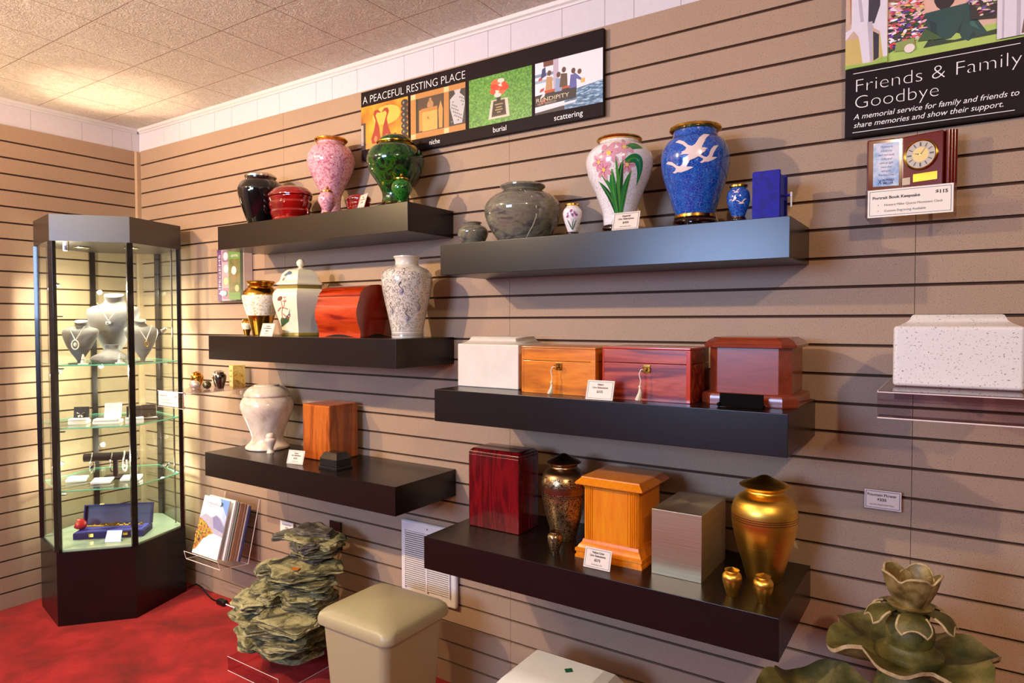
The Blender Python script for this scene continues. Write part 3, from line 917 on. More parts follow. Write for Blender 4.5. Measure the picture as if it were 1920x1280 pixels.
def key_chest(label, x0, x1, y0, y1, h, wd, edge, post, lock_x, name):
    t = thing(name, label, 'memory chest', ((x0+x1)/2, (y0+y1)/2, Z4), group='wooden memory chests with keys')
    a, c = (x1-x0)/2, (y1-y0)/2
    zs_ = h*.70
    b = B(); b.box((-a, -c, 0), (a, c, zs_-.0006), wd, .0015); b.build('box', t)
    b = B(); b.box((-a, -c, zs_+.0006), (a, c, h-.006), wd, .0015); b.box((-a-.001, -c-.001, h-.006), (a+.001, c+.001, h), edge, .0015); lid = b.build('lid', t)
    b = B(); b.box((a-post, -c-.0012, .001), (a+.0012, -c+.01, h-.0065), edge, .001); b.build('corner_post', t); b = B(); b.box((-a-.0012, -c-.0012, .001), (-a+post*.4, -c+.01, h-.0065), edge, .001); b.build('corner_post', t)
    b = B(); yy = -c-.0014
    b.box((lock_x-.0095, yy-.001, zs_-.026), (lock_x+.0095, yy+.0005, zs_-.004), M_gold, .0008)
    b.box((lock_x-.002, yy-.0016, zs_-.020), (lock_x+.002, yy-.0008, zs_-.010), M_dark)
    b.build('lock_plate', t)
    b = B()
    b.tube([(lock_x, yy, zs_-.015), (lock_x, yy-.016, zs_-.015)], .0015, M_gold)
    b.tube([(lock_x+.006*math.cos(q*PI/6), yy-.019, zs_-.015+.006*math.sin(q*PI/6)) for q in range(12)], .0013, M_gold, closed=True)
    b.build('key', t)
    return t, lock_x, yy, zs_
def tassel(t, lx, yy, zz, dx):
    MT = flat('#EADFC2', .6)
    b = B(); r = random.Random(5)
    zt = zz-.02
    b.tube([(lx-.003, yy-.020, zz-.014), (lx-.010+dx, yy-.022, zz-.016), (lx-.014+dx, yy-.022, zt-.008), (lx-.010+dx, yy-.022, zt-.024), (lx-.012+dx, yy-.022, zt-.038)], .0014, MT)
    b.ball((lx-.012+dx, yy-.022, zt-.040), .0038, MT, 12)
    bot = -.0005
    for q in range(46):
        a = q*2.4; rr = .0085*math.sqrt(q/46)
        b.tube([(lx-.012+dx+.15*rr*math.cos(a), yy-.022+.15*rr*math.sin(a), zt-.043), (lx-.012+dx+.5*rr*math.cos(a), yy-.022+.5*rr*math.sin(a), zt-.055), (lx-.013+dx+rr*math.cos(a)-.004, yy-.022+rr*math.sin(a), max(.002, .003+r.random()*.003))], .0008, MT, 4)
    b.build('tassel', t)
t, lx, yy, zz = key_chest('golden oak memory chest with brass lock and cream tassel next to the white marble chest', 2.690, 2.932, -.275, -.075, .137, W_orange, W_orange, .014, .006, 'oak_memory_chest')
tassel(t, lx, yy, zz, 0)
t, lx, yy, zz = key_chest('reddish cedar memory chest with brass lock and cream tassel between oak chest and mahogany urn', 2.963, 3.207, -.290, -.135, .142, W_cedar, flat('#B8340E', .2, 0, .5), .010, .006, 'cedar_memory_chest')
tassel(t, lx, yy, zz, .002)
# mahogany octagonal chest
t = thing('mahogany_chest_urn', 'mahogany chest urn with clipped corners, stepped base and moulded lid on the middle right shelf', 'urn', (3.337, -.155, Z4))
def oct_(a, c, k):
    return [(-a+k, -c), (a-k, -c), (a, -c+k), (a, c-k), (a-k, c), (-a+k, c), (-a, c-k), (-a, -c+k)]
def octring(b, lst, mat):
    b.rings([[(x, y, z) for x, y in oct_(a, c, k)] for a, c, k, z in lst], mat)
b = B(); octring(b, [(.116, .108, .030, 0), (.117, .109, .030, .003), (.117, .109, .030, .020), (.114, .106, .029, .028), (.106, .098, .027, .031), (.100, .092, .026, .032)], W_mah); b.build('base', t, 25)
b = B(); octring(b, [(.100, .092, .026, .032), (.100, .092, .026, .143)], W_mah); b.build('body', t, 25)
b = B(); octring(b, [(.100, .092, .026, .143), (.112, .104, .029, .145), (.113, .105, .029, .152), (.110, .102, .028, .154), (.106, .098, .027, .160), (.098, .090, .026, .166), (.094, .086, .025, .167), (.092, .084, .025, .170)], W_mah); b.build('lid', t, 20)
t = thing('black_plaque', 'small black rectangular plaque on rounded feet leaning against the mahogany chest base', 'plaque', (3.335, -.297, Z4))
M_plq = flat('#050404', .85, 0, 0, .1)
b = B(); b.box((-.052, 0, .004), (.052, .006, .034), M_plq, .001, M=R_(-.10, 'X')); b.build('plate', t)
b = B()
for sx in (-1, 1):
    b.ball((sx*.052, 0, .0055), .0055, M_plq, 14, sy=1.5)
b.box((-.052, -.004, .001), (.052, .006, .0045), M_plq, .001); b.build('foot', t)

# ---- shelf 6
t = thing('cherry_box_urn', 'tall glossy cherry wood box urn at the left end of the lowest right shelf', 'urn', (2.545, -.165, Z6))
b = B()
b.box((-.098, -.058, 0), (.098, .062, .238), W_cherry, .004, 3)
b.rings([[(x, y, z) for x, y in ((-.098+i, -.058+i), (.098-i, -.058+i), (.098-i, .062-i), (-.098+i, .062-i))] for i, z in ((.0015, .238), (.0015, .243), (.003, .247), (.010, .254), (.013, .256))], W_cherry)
b.build('box', t, 50)
MB1, bdy = classic_urn('bronze_engraved_urn', 'antique bronze urn engraved with scrolls behind the cherry box and oak pedestal', 2.771, -.165, Z6, .0705, .262, M_engr, M_bronze, 'metal urns', bands=(.66, .64, .545, .525))
b = B(); b.lathe([(r+.0004, z) for r, z in cut(bdy, .148, .166)], M_bronze, 64); b.build('plain_band', MB1)
b = B(); b.lathe([(r+.0004, z) for r, z in cut(bdy, .196, .2235)], M_bronze, 64); b.build('plain_shoulder', MB1)
classic_urn('bronze_keepsake_urn', 'miniature engraved bronze urn in front of the antique bronze urn', 2.812, -.291, Z6, .0222, .068, M_engr, M_bronze, 'miniature metal urns', 'keepsake urn', bands=(.55, .62))
t = thing('oak_pedestal_urn', 'honey oak pedestal-shaped urn with stepped base and moulded top on the lowest right shelf', 'urn', (2.978, -.19, Z6))
def sq(b, lst, mat, dx=0):
    b.rings([[(-a, -c, z), (a, -c, z), (a, c, z), (-a, c, z)] for a, c, z in lst], mat)
b = B(); sq(b, [(.101, .101, 0), (.101, .101, .008), (.098, .098, .009), (.098, .098, .016), (.101, .101, .018), (.101, .101, .026), (.096, .096, .028), (.092, .092, .036), (.086, .086, .042), (.084, .084, .050), (.080, .080, .051)], W_oak); b.build('base', t, 25)
b = B(); b.box((-.080, -.080, .050), (.080, .080, .200), W_oak, .001)
for sx in (-1, 1):
    for q in range(4):
        x = sx*(.058+.0058*q)
        b.tube([(x, -.0805, .052), (x, -.0805, .199)], .0024, W_oak, 8)
        b.tube([(sx*.0805, -.080+.022-.0058*q, .052), (sx*.0805, -.080+.022-.0058*q, .199)], .0024, W_oak, 8)
b.box((-.051, -.0815, .054), (.051, -.079, .197), W_oak, .0008)
b.build('column', t, 30)
b = B(); sq(b, [(.082, .082, .199), (.085, .085, .203), (.094, .094, .206), (.101, .101, .2085), (.101, .101, .213), (.094, .094, .220), (.088, .088, .226), (.087, .087, .229)], W_oak); b.build('moulded_top', t, 25)
t = thing('steel_box_urn', 'plain brushed stainless steel box urn between oak pedestal and gold urn', 'urn', (3.1725, -.19, Z6))
b = B(); b.box((-.067, -.100, 0), (.067, .112, .173), M_steel, .0012); b.build('box', t)
classic_urn('gold_urn', 'large brushed gold urn with three dark rings, rightmost on the lowest right shelf', 3.363, -.165, Z6, .0815, .270, M_brgold, M_brgold, 'metal urns', bands=(.585, .605, .625))
g1, _ = classic_urn('gold_keepsake_urn', 'miniature brushed gold urn, left one of the pair in front of the large gold urn', 3.324, -.319, Z6, .0230, .0700, M_brgold, M_brgold, 'miniature gold urns', 'keepsake urn', bands=(.57, .60, .63))
def copy_tree(o, parent=None):
    c = o.copy(); COL.objects.link(c)
    if parent:
        c.parent = parent
    for ch in list(o.children):
        copy_tree(ch, c)
    return c
g2 = copy_tree(g1); g2.location = (3.397, -.320, Z6)
g2['label'] = 'miniature brushed gold urn, right one of the pair in front of the large gold urn'

# ================================================================ PRICE CARDS
def price_card(label, x, y, z, rz, lines, w=.079, h=.053, tilt=.30, lip=True, group='price cards on the shelves', name='price_card', blue=M_border):
    """lines: (text, size, rel z, width)"""
    t = thing(name, label, 'price card', (x, y, z), rz, group)
    Mt = T((0, .0, .001)) @ R_(-tilt, 'X')
    b = B(); b.box((-w/2, 0, 0), (w/2, .0008, h), M_paper, M=Mt)
    m_ = .0035
    for lo, hi in (((-w/2+m_, -.0004, m_), (w/2-m_, -.0001, m_+.0009)), ((-w/2+m_, -.0004, h-m_-.0009), (w/2-m_, -.0001, h-m_)), ((-w/2+m_, -.0004, m_), (-w/2+m_+.0009, -.0001, h-m_)), ((w/2-m_-.0009, -.0004, m_), (w/2-m_, -.0001, h-m_))):
        b.box(lo, hi, blue, M=Mt)
    for tx, sz, zz_, wd in lines:
        b.text(tx, sz, M_ink, Mt @ T((0, -.0005, zz_*h)), width=wd, bold=.0002 if sz > .007 else 0)
    b.build('card', t, 0)
    b = B(); b.box((-w/2-.002, -.0022, -.0005), (w/2+.002, -.0010, h+.001), M_acryl, M=Mt)
    b.box((-w/2-.002, .0010, -.0005), (w/2+.002, .0022, h+.001), M_acryl, M=Mt)
    if lip:
        b.box((-w/2-.002, -.002, 0), (w/2+.002, .028, .0015), M_acryl)
    b.build('acrylic_holder', t, 0)
    return t
def sel(a, price, small=None):
    L = [(a, .0075, .74, None), ('Urn Selections', .0075, .58, .046), (price, .0088, .36, .018)]
    if small:
        L.append((small, .0045, .17, .032))
    return L
price_card('price card reading $275 in front of the oak pedestal urn', 2.972, -.347, Z6, 0, [('Value Line', .0075, .74, .036)]+sel('', '$275', 'Includes Set')[1:])
price_card('price card reading $325 between the oak and cedar memory chests', 2.975, -.340, Z4, 0, sel('Select', '$325'))
price_card('price card in front of the orchid urn on the top right shelf', 3.003, -.238, Z2, 0, sel('Imperial', '$450', 'Includes Set'))
price_card('price card standing in front of the teak box on the lowest left shelf', 1.641, -.276, Z5, math.radians(10), sel('Classic', '$395', 'Includes Set'))
price_card('price card between the brass and pearl urn and the ginger jar', 1.497, -.292, Z3, 0, sel('Premier', '$425', 'Includes Set'), w=.078)
price_card('price card propped against the small red box on the top left shelf', 1.972, -.236, Z1, math.radians(-20), sel('Elite', '$495'), w=.062)

# ================================================================ SIGNS
class Pic:
    """flat picture built from coloured shapes on a board facing -y; coordinates in metres"""
    def __init__(s, parent, name, ox, oz, w, h, y):
        s.b = B(); s.p = parent; s.n = name; s.o = (ox, oz); s.w, s.h, s.y, s.L, s.zs = w, h, y, 0, 1
    def poly(s, pts, mat):
        s.L += 1
        pts = [(x, z*s.zs) for x, z in pts]
        s.b.face([(s.o[0]+min(max(x, 0), 1)*s.w, s.y-.00001*s.L, s.o[1]+min(max(z, 0), 1)*s.h) for x, z in pts], mat)
    def rect(s, x0, z0, x1, z1, mat):
        s.poly([(x0, z0), (x1, z0), (x1, z1), (x0, z1)], mat)
    def ell(s, cx, cz, rx, rz, mat, a=0, n=16):
        s.poly(ell(cx, cz, rx, rz, a, n), mat)
    def done(s):
        return s.b.build(s.n, s.p, 0)
def fm(c, r=.5):
    return flat(c, r)
t = thing('resting_place_sign', 'long black wall sign titled A PEACEFUL RESTING PLACE with four photographs', 'sign', (1.756, -.004, 2.022), 0)
SW, SH = 1.076, .272
b = B(); b.box((0, -.016, 0), (SW, 0, SH), M_bkpost, .0008); b.build('board', t, 0)
b = B(); TB = lambda x, z: T((x, -.0166, z))
b.text('A PEACEFUL RESTING PLACE', .042, M_wtext, TB(.010, .224), 'LEFT', width=.518, bold=-.0007)
b.build('title_lettering', t, 0)
for w_, cx, cz, wd in (('niche', 0.384, .012, .050), ('burial', 0.679, .012, .056), ('scattering', 0.950, .012, .106)):
    b = B(); b.text(w_, .026, M_wtext, TB(cx, cz), 'CENTER', width=wd); b.build('caption_lettering', t, 0)
x = N('amber_photo'); v = x.noise(x.co((1, 1, 1)), 9, 3); MA = x.set(x.ramp(v, [(.35, '#9A5208'), (.5, '#D98A10'), (.65, '#F2B23A')]), .4)
x = N('grass_photo'); v = x.noise(x.co((1, 1, 1)), 140, 4, .7); MG = x.set(x.ramp(v, [(.35, '#2C6412'), (.5, '#4C8F22'), (.65, '#74AE3A')]), .4)
x = N('sea_photo'); v = x.noise(x.co((1, 1, 4)), 45, 4, .7); MS = x.set(x.ramp(v, [(.35, '#1E3A5C'), (.5, '#3F6F96'), (.62, '#A8C4D6')]), .4)
p = Pic(t, 'heart_vase_photo', 0.000, .042, 0.253, .170, -.0165)
p.rect(0, 0, 1, 1, MA); p.ell(.55, .7, .3, .22, fm('#EDB040')); p.rect(0, 0, 1, .14, fm('#C98A3A'))
p.rect(.0, .0, .10, .62, fm('#3A2418')); p.rect(0, .1, .05, .58, fm('#A89A90'))
for sx in (-1, 1):
    p.poly([(.44+sx*.005, .10), (.44+sx*.20, .10), (.44+sx*.22, .22), (.44+sx*.15, .42), (.44+sx*.12, .62), (.44+sx*.17, .78), (.44+sx*.14, .86), (.44+sx*.07, .87), (.44, .78), (.44+sx*.09, .80), (.44+sx*.12, .74), (.44+sx*.04, .45)], fm('#9A2408'))
    p.ell(.44+sx*.12, .20, .035, .07, fm('#E87A40'))
for q in range(7):
    p.ell(.93, .1+.13*q, .07, .075, fm('#1A100C')); p.ell(.91, .1+.13*q, .02, .03, fm('#8A7A70'))
p.done()
p = Pic(t, 'niche_photo', 0.267, .042, 0.263, .170, -.0165)
p.rect(0, 0, 1, 1, fm('#1C130E'))
p.rect(.14, .14, .60, .9, fm('#4A2E1C')); p.rect(.72, .14, 1, .9, fm('#2E241E'))
p.rect(.16, .16, .24, .62, fm('#C08434')); p.rect(.22, .14, .50, .60, fm('#D9A04A')); p.rect(.20, .56, .50, .64, fm('#B87A2A'))
p.ell(.37, .70, .06, .09, fm('#A87A48')); p.ell(.37, .80, .025, .05, fm('#A87A48'))
p.poly([(.53, .15), (.59, .15), (.60, .55), (.56, .74), (.52, .55)], fm('#C88E40'))
for q in range(4):
    a = q*PI/4
    p.poly([(.33+.07*math.cos(a), .42+.09*math.sin(a)), (.33+.004, .42), (.33-.07*math.cos(a), .42-.09*math.sin(a)), (.33-.004, .415)], fm('#6A4216'))
p.poly([(.80, .16), (.94, .16), (.99, .55), (.98, .70), (.90, .80), (.92, .88), (.80, .88), (.82, .80), (.73, .70), (.73, .52)], fm('#B9B4B4'))
for q in range(26):
    p.ell(.76+.22*((q*37) % 100)/100, .22+.5*((q*61) % 100)/100, .016, .02, fm('#7A7478'), q, 6)
for r_ in ((0, 0, 1, .13), (0, .88, 1, 1), (0, 0, .10, 1), (.62, 0, .71, 1)):
    p.rect(*r_, fm('#B87A34'))
for cx, cz in ((.05, .06), (.05, .94), (.665, .06), (.665, .94)):
    p.rect(cx-.045, cz-.055, cx+.045, cz+.055, fm('#E8BE86'))
p.done()
p = Pic(t, 'grave_marker_photo', 0.546, .042, 0.265, .170, -.0165)
p.rect(0, 0, 1, 1, MG)
p.poly([(.32, .10), (.66, .10), (.63, .48), (.37, .48)], fm('#D9C6B0')); p.poly([(.37, .14), (.61, .14), (.585, .46), (.40, .46)], fm('#5A3A1E')); p.poly([(.39, .17), (.59, .17), (.57, .43), (.41, .43)], fm('#2A1A0E'))
for z_, w_ in ((.38, .13), (.32, .09), (.27, .12), (.22, .06)):
    p.rect(.49-w_/2, z_-.012, .49+w_/2, z_+.012, fm('#A88A5A'))
p.rect(.455, .43, .52, .60, fm('#241812'))
for q in range(16):
    a = q*2.4; rr = .13*math.sqrt(q/16)
    p.ell(.49+rr*math.cos(a), .72+1.25*rr*math.sin(a), .045, .06, fm(['#E8401A', '#D83010', '#F06030', '#F0D0C0'][q % 4]), a, 8)
p.done()
p = Pic(t, 'boat_photo', 0.824, .042, 0.250, .170, -.0165)
p.rect(0, 0, 1, 1, fm('#E6DEE2')); p.poly([(.45, 0), (1, 0), (1, .42), (.55, .34), (.45, .30)], MS)
p.rect(0, .72, .34, .78, fm('#7A8EA8')); p.rect(0, .60, .30, .66, fm('#9AAABC')); p.rect(.28, .40, .36, 1, fm('#B8A8B8')); p.rect(.13, .9, .28, 1, fm('#6A3A2A'))
p.poly([(.16, .38), (.60, .40), (.60, .44), (.14, .44)], fm('#B8481A'))
p.poly([(0, .15), (.62, .18), (.63, .41), (0, .37)], fm('#2A1A1C')); p.rect(0, 0, .45, .08, fm('#3A2A2C'))
p.poly([(0, .04), (.60, .10), (.64, .15), (.3, .12), (.0, .09)], fm('#D8D4D8'))
for cx, cz, c1, s_ in ((.22, .62, '#B88A5A', 1), (.36, .55, '#8A9ABC', 1), (.44, .62, '#5A4030', 1.1), (.58, .56, '#5A5A9A', 1)):
    p.poly([(cx-.06*s_, cz-.18), (cx+.05*s_, cz-.18), (cx+.045*s_, cz+.06), (cx-.04*s_, cz+.08)], fm(c1))
    p.ell(cx, cz+.14, .032, .055, fm('#5A3424'), 0, 10)
p.poly([(.55, .60), (.70, .48), (.72, .50), (.60, .66)], fm('#5A5A9A')); p.ell(.67, .66, .03, .05, fm('#6A3E2A')); p.rect(.69, .44, .75, .52, fm('#D8A850'))
for q in range(6):
    p.poly([(.06+.02*(q % 2)+.012*q, .70-.11*q), (.12+.012*q, .72-.11*q), (.11+.012*q, .66-.11*q), (.05+.01*q, .64-.11*q)], fm(['#B83A34', '#E8DCDC'][q % 2]))
p.poly([(.09, .68), (.17, .72), (.16, .90), (.11, .86)], fm('#2A3468'))
p.done()
b = B(); b.text('RENDIPITY', .019, fm('#D9C8A0'), T((0.827, -.0172, .082)), 'LEFT', width=.125); b.text('NEW FREEDOM', .010, fm('#C8A888'), T((0.834, -.0172, .072)), 'LEFT', width=.07)
b.build('boat_name', t, 0)

# right-hand sign
t = thing('memorial_service_sign', 'black wall sign reading Friends & Family Goodbye below a photo of flowers', 'sign', (3.521, -.004, 1.845))
SW2, SH2 = .378, .46
b = B(); b.box((0, -.020, 0), (SW2, 0, SH2), M_bkpost, .0008); b.build('board', t, 0)
b = B(); TB2 = lambda x_, z_: T((x_, -.0208, z_))
b.text('Friends & Family', .047, M_wtext, TB2(.020, .112), 'LEFT', width=.338, bold=-.0011)
b.text('Goodbye', .047, M_wtext, TB2(.020, .070), 'LEFT', width=.180, bold=-.0011)
b.build('title_lettering', t, 0); b = B()
b.text('A memorial service for family and friends to', .019, M_wtext, TB2(.020, .043), 'LEFT', width=.340, shear=.25)
b.text('share memories and show their support.', .019, M_wtext, TB2(.020, .022), 'LEFT', width=.310, shear=.25)
b.build('subtitle_lettering', t, 0)
for z_, x_ in ((.0095, .352), (.159, .360)):
    b = B(); b.box((.018, -.0209, z_), (x_, -.0202, z_+.0015), M_wtext); b.build('ruled_line', t, 0)
p = Pic(t, 'service_photo', 0, .173, SW2, SH2-.173, -.0205)
p.rect(0, 0, 1, 1, fm('#D8B49C')); p.rect(0, .6, 1, 1, fm('#A98A70')); p.zs = .627
p.rect(0, 0, 1, .24, fm('#A9C45A')); p.poly([(.25, 1), (.45, 1), (.30, .80), (.25, .82)], fm('#8A5A44')); p.poly([(.25, .82), (.6, .66), (.9, .7), (.9, .5), (.25, .5)], fm('#DDB098'))
p.poly([(.45, .10), (.85, .10), (.85, .17), (.62, .13), (.48, .20)], fm('#2A3A1E')); p.poly([(.49, .18), (.64, .20), (.66, .26), (.56, .24)], fm('#B9C468'))
p.ell(.565, .76, .062, .21, fm('#2A1418')); p.ell(.595, .86, .015, .06, fm('#B8AAB4')); p.ell(.54, .80, .02, .08, fm('#5A2A30'))
TC = fm('#22443E'); TC2 = fm('#14302C'); TC3 = fm('#34645A')
p.poly([(.415, .555), (.687, .580), (.72, .40), (.79, .14), (.73, .12), (.69, .08), (.655, .14), (.638, .24), (.60, .16), (.53, .15), (.49, .28), (.44, .30), (.41, .36)], TC)
p.poly([(.425, .55), (.47, .36), (.50, .22), (.44, .34)], TC2); p.poly([(.42, .55), (.45, .32), (.43, .33), (.41, .42)], TC3); p.poly([(.48, .46), (.50, .22), (.53, .20), (.52, .40)], TC2)
p.poly([(.685, .57), (.66, .36), (.625, .22), (.645, .20)], TC2); p.poly([(.690, .56), (.71, .36), (.75, .20), (.70, .28)], TC3); p.poly([(.69, .10), (.72, .20), (.73, .13)], TC2)
fr = random.Random(11)
pal = ['#E05060', '#D83A30', '#F0A8B8', '#F6E0E4', '#6A3AA8', '#5A2A9A', '#E8C860', '#2A4A1C', '#E87A90', '#FFFFFF', '#B8304A', '#3A5A24', '#241C18']
p.poly([(.255, .12), (.40, .22), (.44, .55), (.36, .75), (.255, .55)], fm('#3A3A20'))
for q in range(330):
    cx = fr.uniform(.255, .455); cz = fr.uniform(.14, .85)
    if cz > .95-1.9*abs(cx-.37) or cz < .10+.9*max(0, cx-.33):
        continue
    p.ell(cx, cz, fr.uniform(.005, .014), fr.uniform(.010, .028), fm(pal[fr.randrange(13)]), fr.random()*3, 7)
p.poly([(.29, .12), (.41, .10), (.40, .26), (.30, .24)], fm('#8A9A4A')); p.ell(.375, .13, .03, .06, fm('#E8D8D0'))
for q in range(9):
    p.poly([(.42, .20), (.46+.011*q, .36-.02*q), (.467+.011*q, .33-.02*q)], fm('#3E5A2A'))
p.poly([(.70, .34), (.83, .30), (.83, 1), (.68, 1), (.69, .70)], fm('#32241E'))
for q in range(210):
    cx = fr.uniform(.69, .83); cz = fr.uniform(.34, 1.2)
    if cz < .36+2.6*max(0, .76-cx):
        continue
    p.ell(cx, cz, fr.uniform(.005, .013), fr.uniform(.010, .028), fm(['#C898C8', '#7A4AA8', '#F0D8E4', '#2A1E1A', '#4A5A2A', '#E8D0A8', '#B83A60', '#E8B8C8'][fr.randrange(8)]), fr.random()*3, 7)
WC = fm('#DCD4DC'); WC2 = fm('#B8AEBA')
p.rect(0, .35, .25, 1.6, fm('#C8A890')); p.rect(0, .03, .25, .40, fm('#C8B060')); p.poly([(0, 0), (.25, 0), (.25, .12), (.17, .03), (0, .05)], fm('#98B84A'))
p.poly([(.01, 1.6), (.03, .62), (.05, .62), (.035, 1.6)], fm('#B07850')); p.rect(.035, .55, .245, 1.6, WC); p.poly([(.14, 1.6), (.20, 1.6), (.205, .80), (.17, .56), (.135, .60)], fm('#3A2E38'))
p.poly([(0, .52), (.08, .60), (.135, .56), (.155, .04), (.105, .04), (.08, .42), (.05, .52), (0, .40)], WC); p.poly([(.13, .6), (.16, .6), (.165, .04), (.15, .04)], WC2)
p.poly([(.16, .56), (.245, .62), (.25, .08), (.225, .08), (.205, .44), (.17, .50)], WC); p.poly([(.165, .46), (.20, .40), (.20, .08), (.17, .05)], fm('#2A2430')); p.poly([(.04, 1.6), (.06, 1.6), (.11, .62), (.09, .62)], WC2)
p.rect(.835, .02, 1, 1.6, WC); p.rect(.93, .02, .95, 1.6, WC2); p.rect(.86, .02, .87, 1.3, WC2); p.poly([(.955, .04), (.97, .3), (.98, .04)], fm('#6A4A40'))
p.done()

# ================================================================ CLOCK ON ACRYLIC BRACKET
t = thing('portrait_book_clock', 'glossy burgundy book frame with round gold clock and a sky-blue verse, below the right sign', 'clock', (3.655, -.045, 1.690))
BK = W_rosewood
LM = R_(math.radians(-14), 'Z')     # left leaf opens toward the viewer
b = B()
ML2 = Matrix.Translation((0, 0, 0)) @ R_(math.radians(12), 'Z')
b.box((-.080, -.009, 0), (0, .004, .130), BK, .003, M=ML2); b.build('left_cover', t)
b = B()
pl_ = [(-.066+.003*math.cos(a)*0, 0) for a in (0,)]
b.box((-.067, -.0100, .014), (-.011, -.0089, .120), mottle('sky_print', 22, [(.35, '#5E92D0'), (.5, '#B4C6E4'), (.65, '#E4DCEA')], .35, 0), M=ML2)
for i_, (s_, wd) in enumerate((('Memory is', .026), ('a fond one', .024), ('each trail sends', .034), ('Gifts and', .024), ('calm to light', .030), ('tears that', .024), ('whisper', .022), ('Precious Links', .034))):
    b.text(s_, .0075, fm('#4A4A7A'), ML2 @ T((-.039, -.0103, .108-.0098*i_)), width=wd, shear=.3)
b.text('HOWARD', .0078, fm('#16337A'), ML2 @ T((-.034, -.0103, .0265)), width=.025, bold=.0003)
b.text('MILLER', .0078, fm('#16337A'), ML2 @ T((-.034, -.0103, .0190)), width=.022, bold=.0003)
for a_ in (.6, -.6):
    b.box((-.0008, -.0004, -.006), (.0008, 0, .006), fm('#16337A'), M=ML2 @ T((-.052, -.0100, .025)) @ R_(a_, 'Y'))
b.build('verse_plaque', t, 0)
MR2 = R_(math.radians(-16), 'Z')
b = B(); b.box((0, -.012, 0), (.088, .010, .130), BK, .003, M=MR2); b.build('right_cover', t)
b = B()
for q in range(3):
    b.tube([(.092+.006*q, -.020+.004*q, .001), (.092+.006*q, -.020+.004*q, .131)], .0065, BK, 16)
b.build('spine', t)
CL = MR2 @ T((.042, -.0122, .080)) @ R_(PI/2, 'X')
b = B(); b.lathe([(.033, 0), (.036, .001), (.0365, .0035), (.034, .005), (.032, .004), (.0315, .002)], M_gold, 48, M=CL)
b.build('bezel', t)
CL = CL @ T((0, 0, .0010))
b = B(); b.lathe([(.0005, .0015), (.032, .0016), (.032, .0012)], fm('#B9AE9E', .3), 48, M=CL); b.lathe([(.0005, .0018), (.0175, .0019), (.0175, .0016)], fm('#E3C878', .3), 40, M=CL)
for q in range(12):
    a = q*PI/6
    for d_ in ((-.022, .022) if q % 3 else (-.05, 0, .05)):
        ca, sa = math.cos(a+d_), math.sin(a+d_)
        wx, wy = -sa*.0005, ca*.0005
        b.face([(ca*.0195-wx, sa*.0195-wy, .0020), (ca*.0195+wx, sa*.0195+wy, .0020), (ca*.0290+wx, sa*.0290+wy, .0020), (ca*.0290-wx, sa*.0290-wy, .0020)], fm('#4A3A34'), CL)
b.build('dial', t, 0)
b = B()
for a, ln, w_ in ((math.radians(165), .017, .0012), (math.radians(52), .026, .0008)):
    ca, sa = math.cos(a), math.sin(a)
    b.face([(-sa*w_, ca*w_, .0026), (sa*w_, -ca*w_, .0026), (ca*ln, sa*ln, .0026)], fm('#2A1A10'), CL)
b.lathe([(.0018, .0024), (.0018, .0032), (.0002, .0034)], M_gold, 12, M=CL)
b.build('hands', t, 0)
b = B(); b.box((.026, -.0135, .016), (.078, -.0120, .036), M_goldb, .0008, M=MR2); b.build('brass_plate', t)
b = B(); b.box((.002, -.0135, .012), (.020, -.0120, .030), fm('#BFA58A', .3), .0008, M=MR2); b.build('engraving_sample', t)
b = B()
for z_ in (.018, .110):
    b.ball((0, -.010, z_), .0025, M_gold, 10)
b.build('hinge', t)
t = thing('acrylic_bracket', 'clear acrylic bracket on the slat wall holding the burgundy book clock and its $115 card', 'bracket', (3.672, 0, 1.690))
b = B()
b.box((-.093, -.106, -.004), (.093, -.001, -.001), M_acryl, .0005)
b.box((-.093, -.004, -.004), (.093, -.001, .03), M_acryl)
b.box((-.093, -.110, -.066), (-.091, -.001, -.001), M_acryl); b.box((.091, -.110, -.066), (.093, -.001, -.001), M_acryl)
b.box((-.093, -.112, -.066), (.093, -.110, -.001), M_acryl)
b.build('shelf', t, 0)
t = thing('bracket_card', 'card reading Portrait Book Keepsake $115 below the burgundy book clock', 'price card', (3.672, -.1135, 1.622), 0)
b = B(); b.box((-.087, 0, 0), (.087, .001, .066), M_paper)
for lo, hi in (((-.083, -.0003, .004), (.083, -.0001, .0050)), ((-.083, -.0003, .061), (.083, -.0001, .0620)), ((-.083, -.0003, .004), (-.082, -.0001, .062)), ((.082, -.0003, .004), (.083, -.0001, .062))):
    b.box(lo, hi, M_border)
b.text('Portrait Book Keepsake', .0095, M_ink, T((-.077, -.0006, .043)), 'LEFT', width=.098, bold=.0002)
b.text('$115', .0110, M_ink, T((.052, -.0006, .046)), 'LEFT', width=.024, bold=.0003)
b.text('Howard Miller Quartz Movement Clock', .0075, fm('#5A4A42'), T((-.052, -.0006, .026)), 'LEFT', width=.118)
b.text('Custom Engraving Available', .0075, fm('#5A4A42'), T((-.052, -.0006, .012)), 'LEFT', width=.085)
b.text('•', .008, M_ink, T((-.066, -.0006, .026)), 'LEFT'); b.text('•', .008, M_ink, T((-.066, -.0006, .012)), 'LEFT')
b.build('card', t, 0)

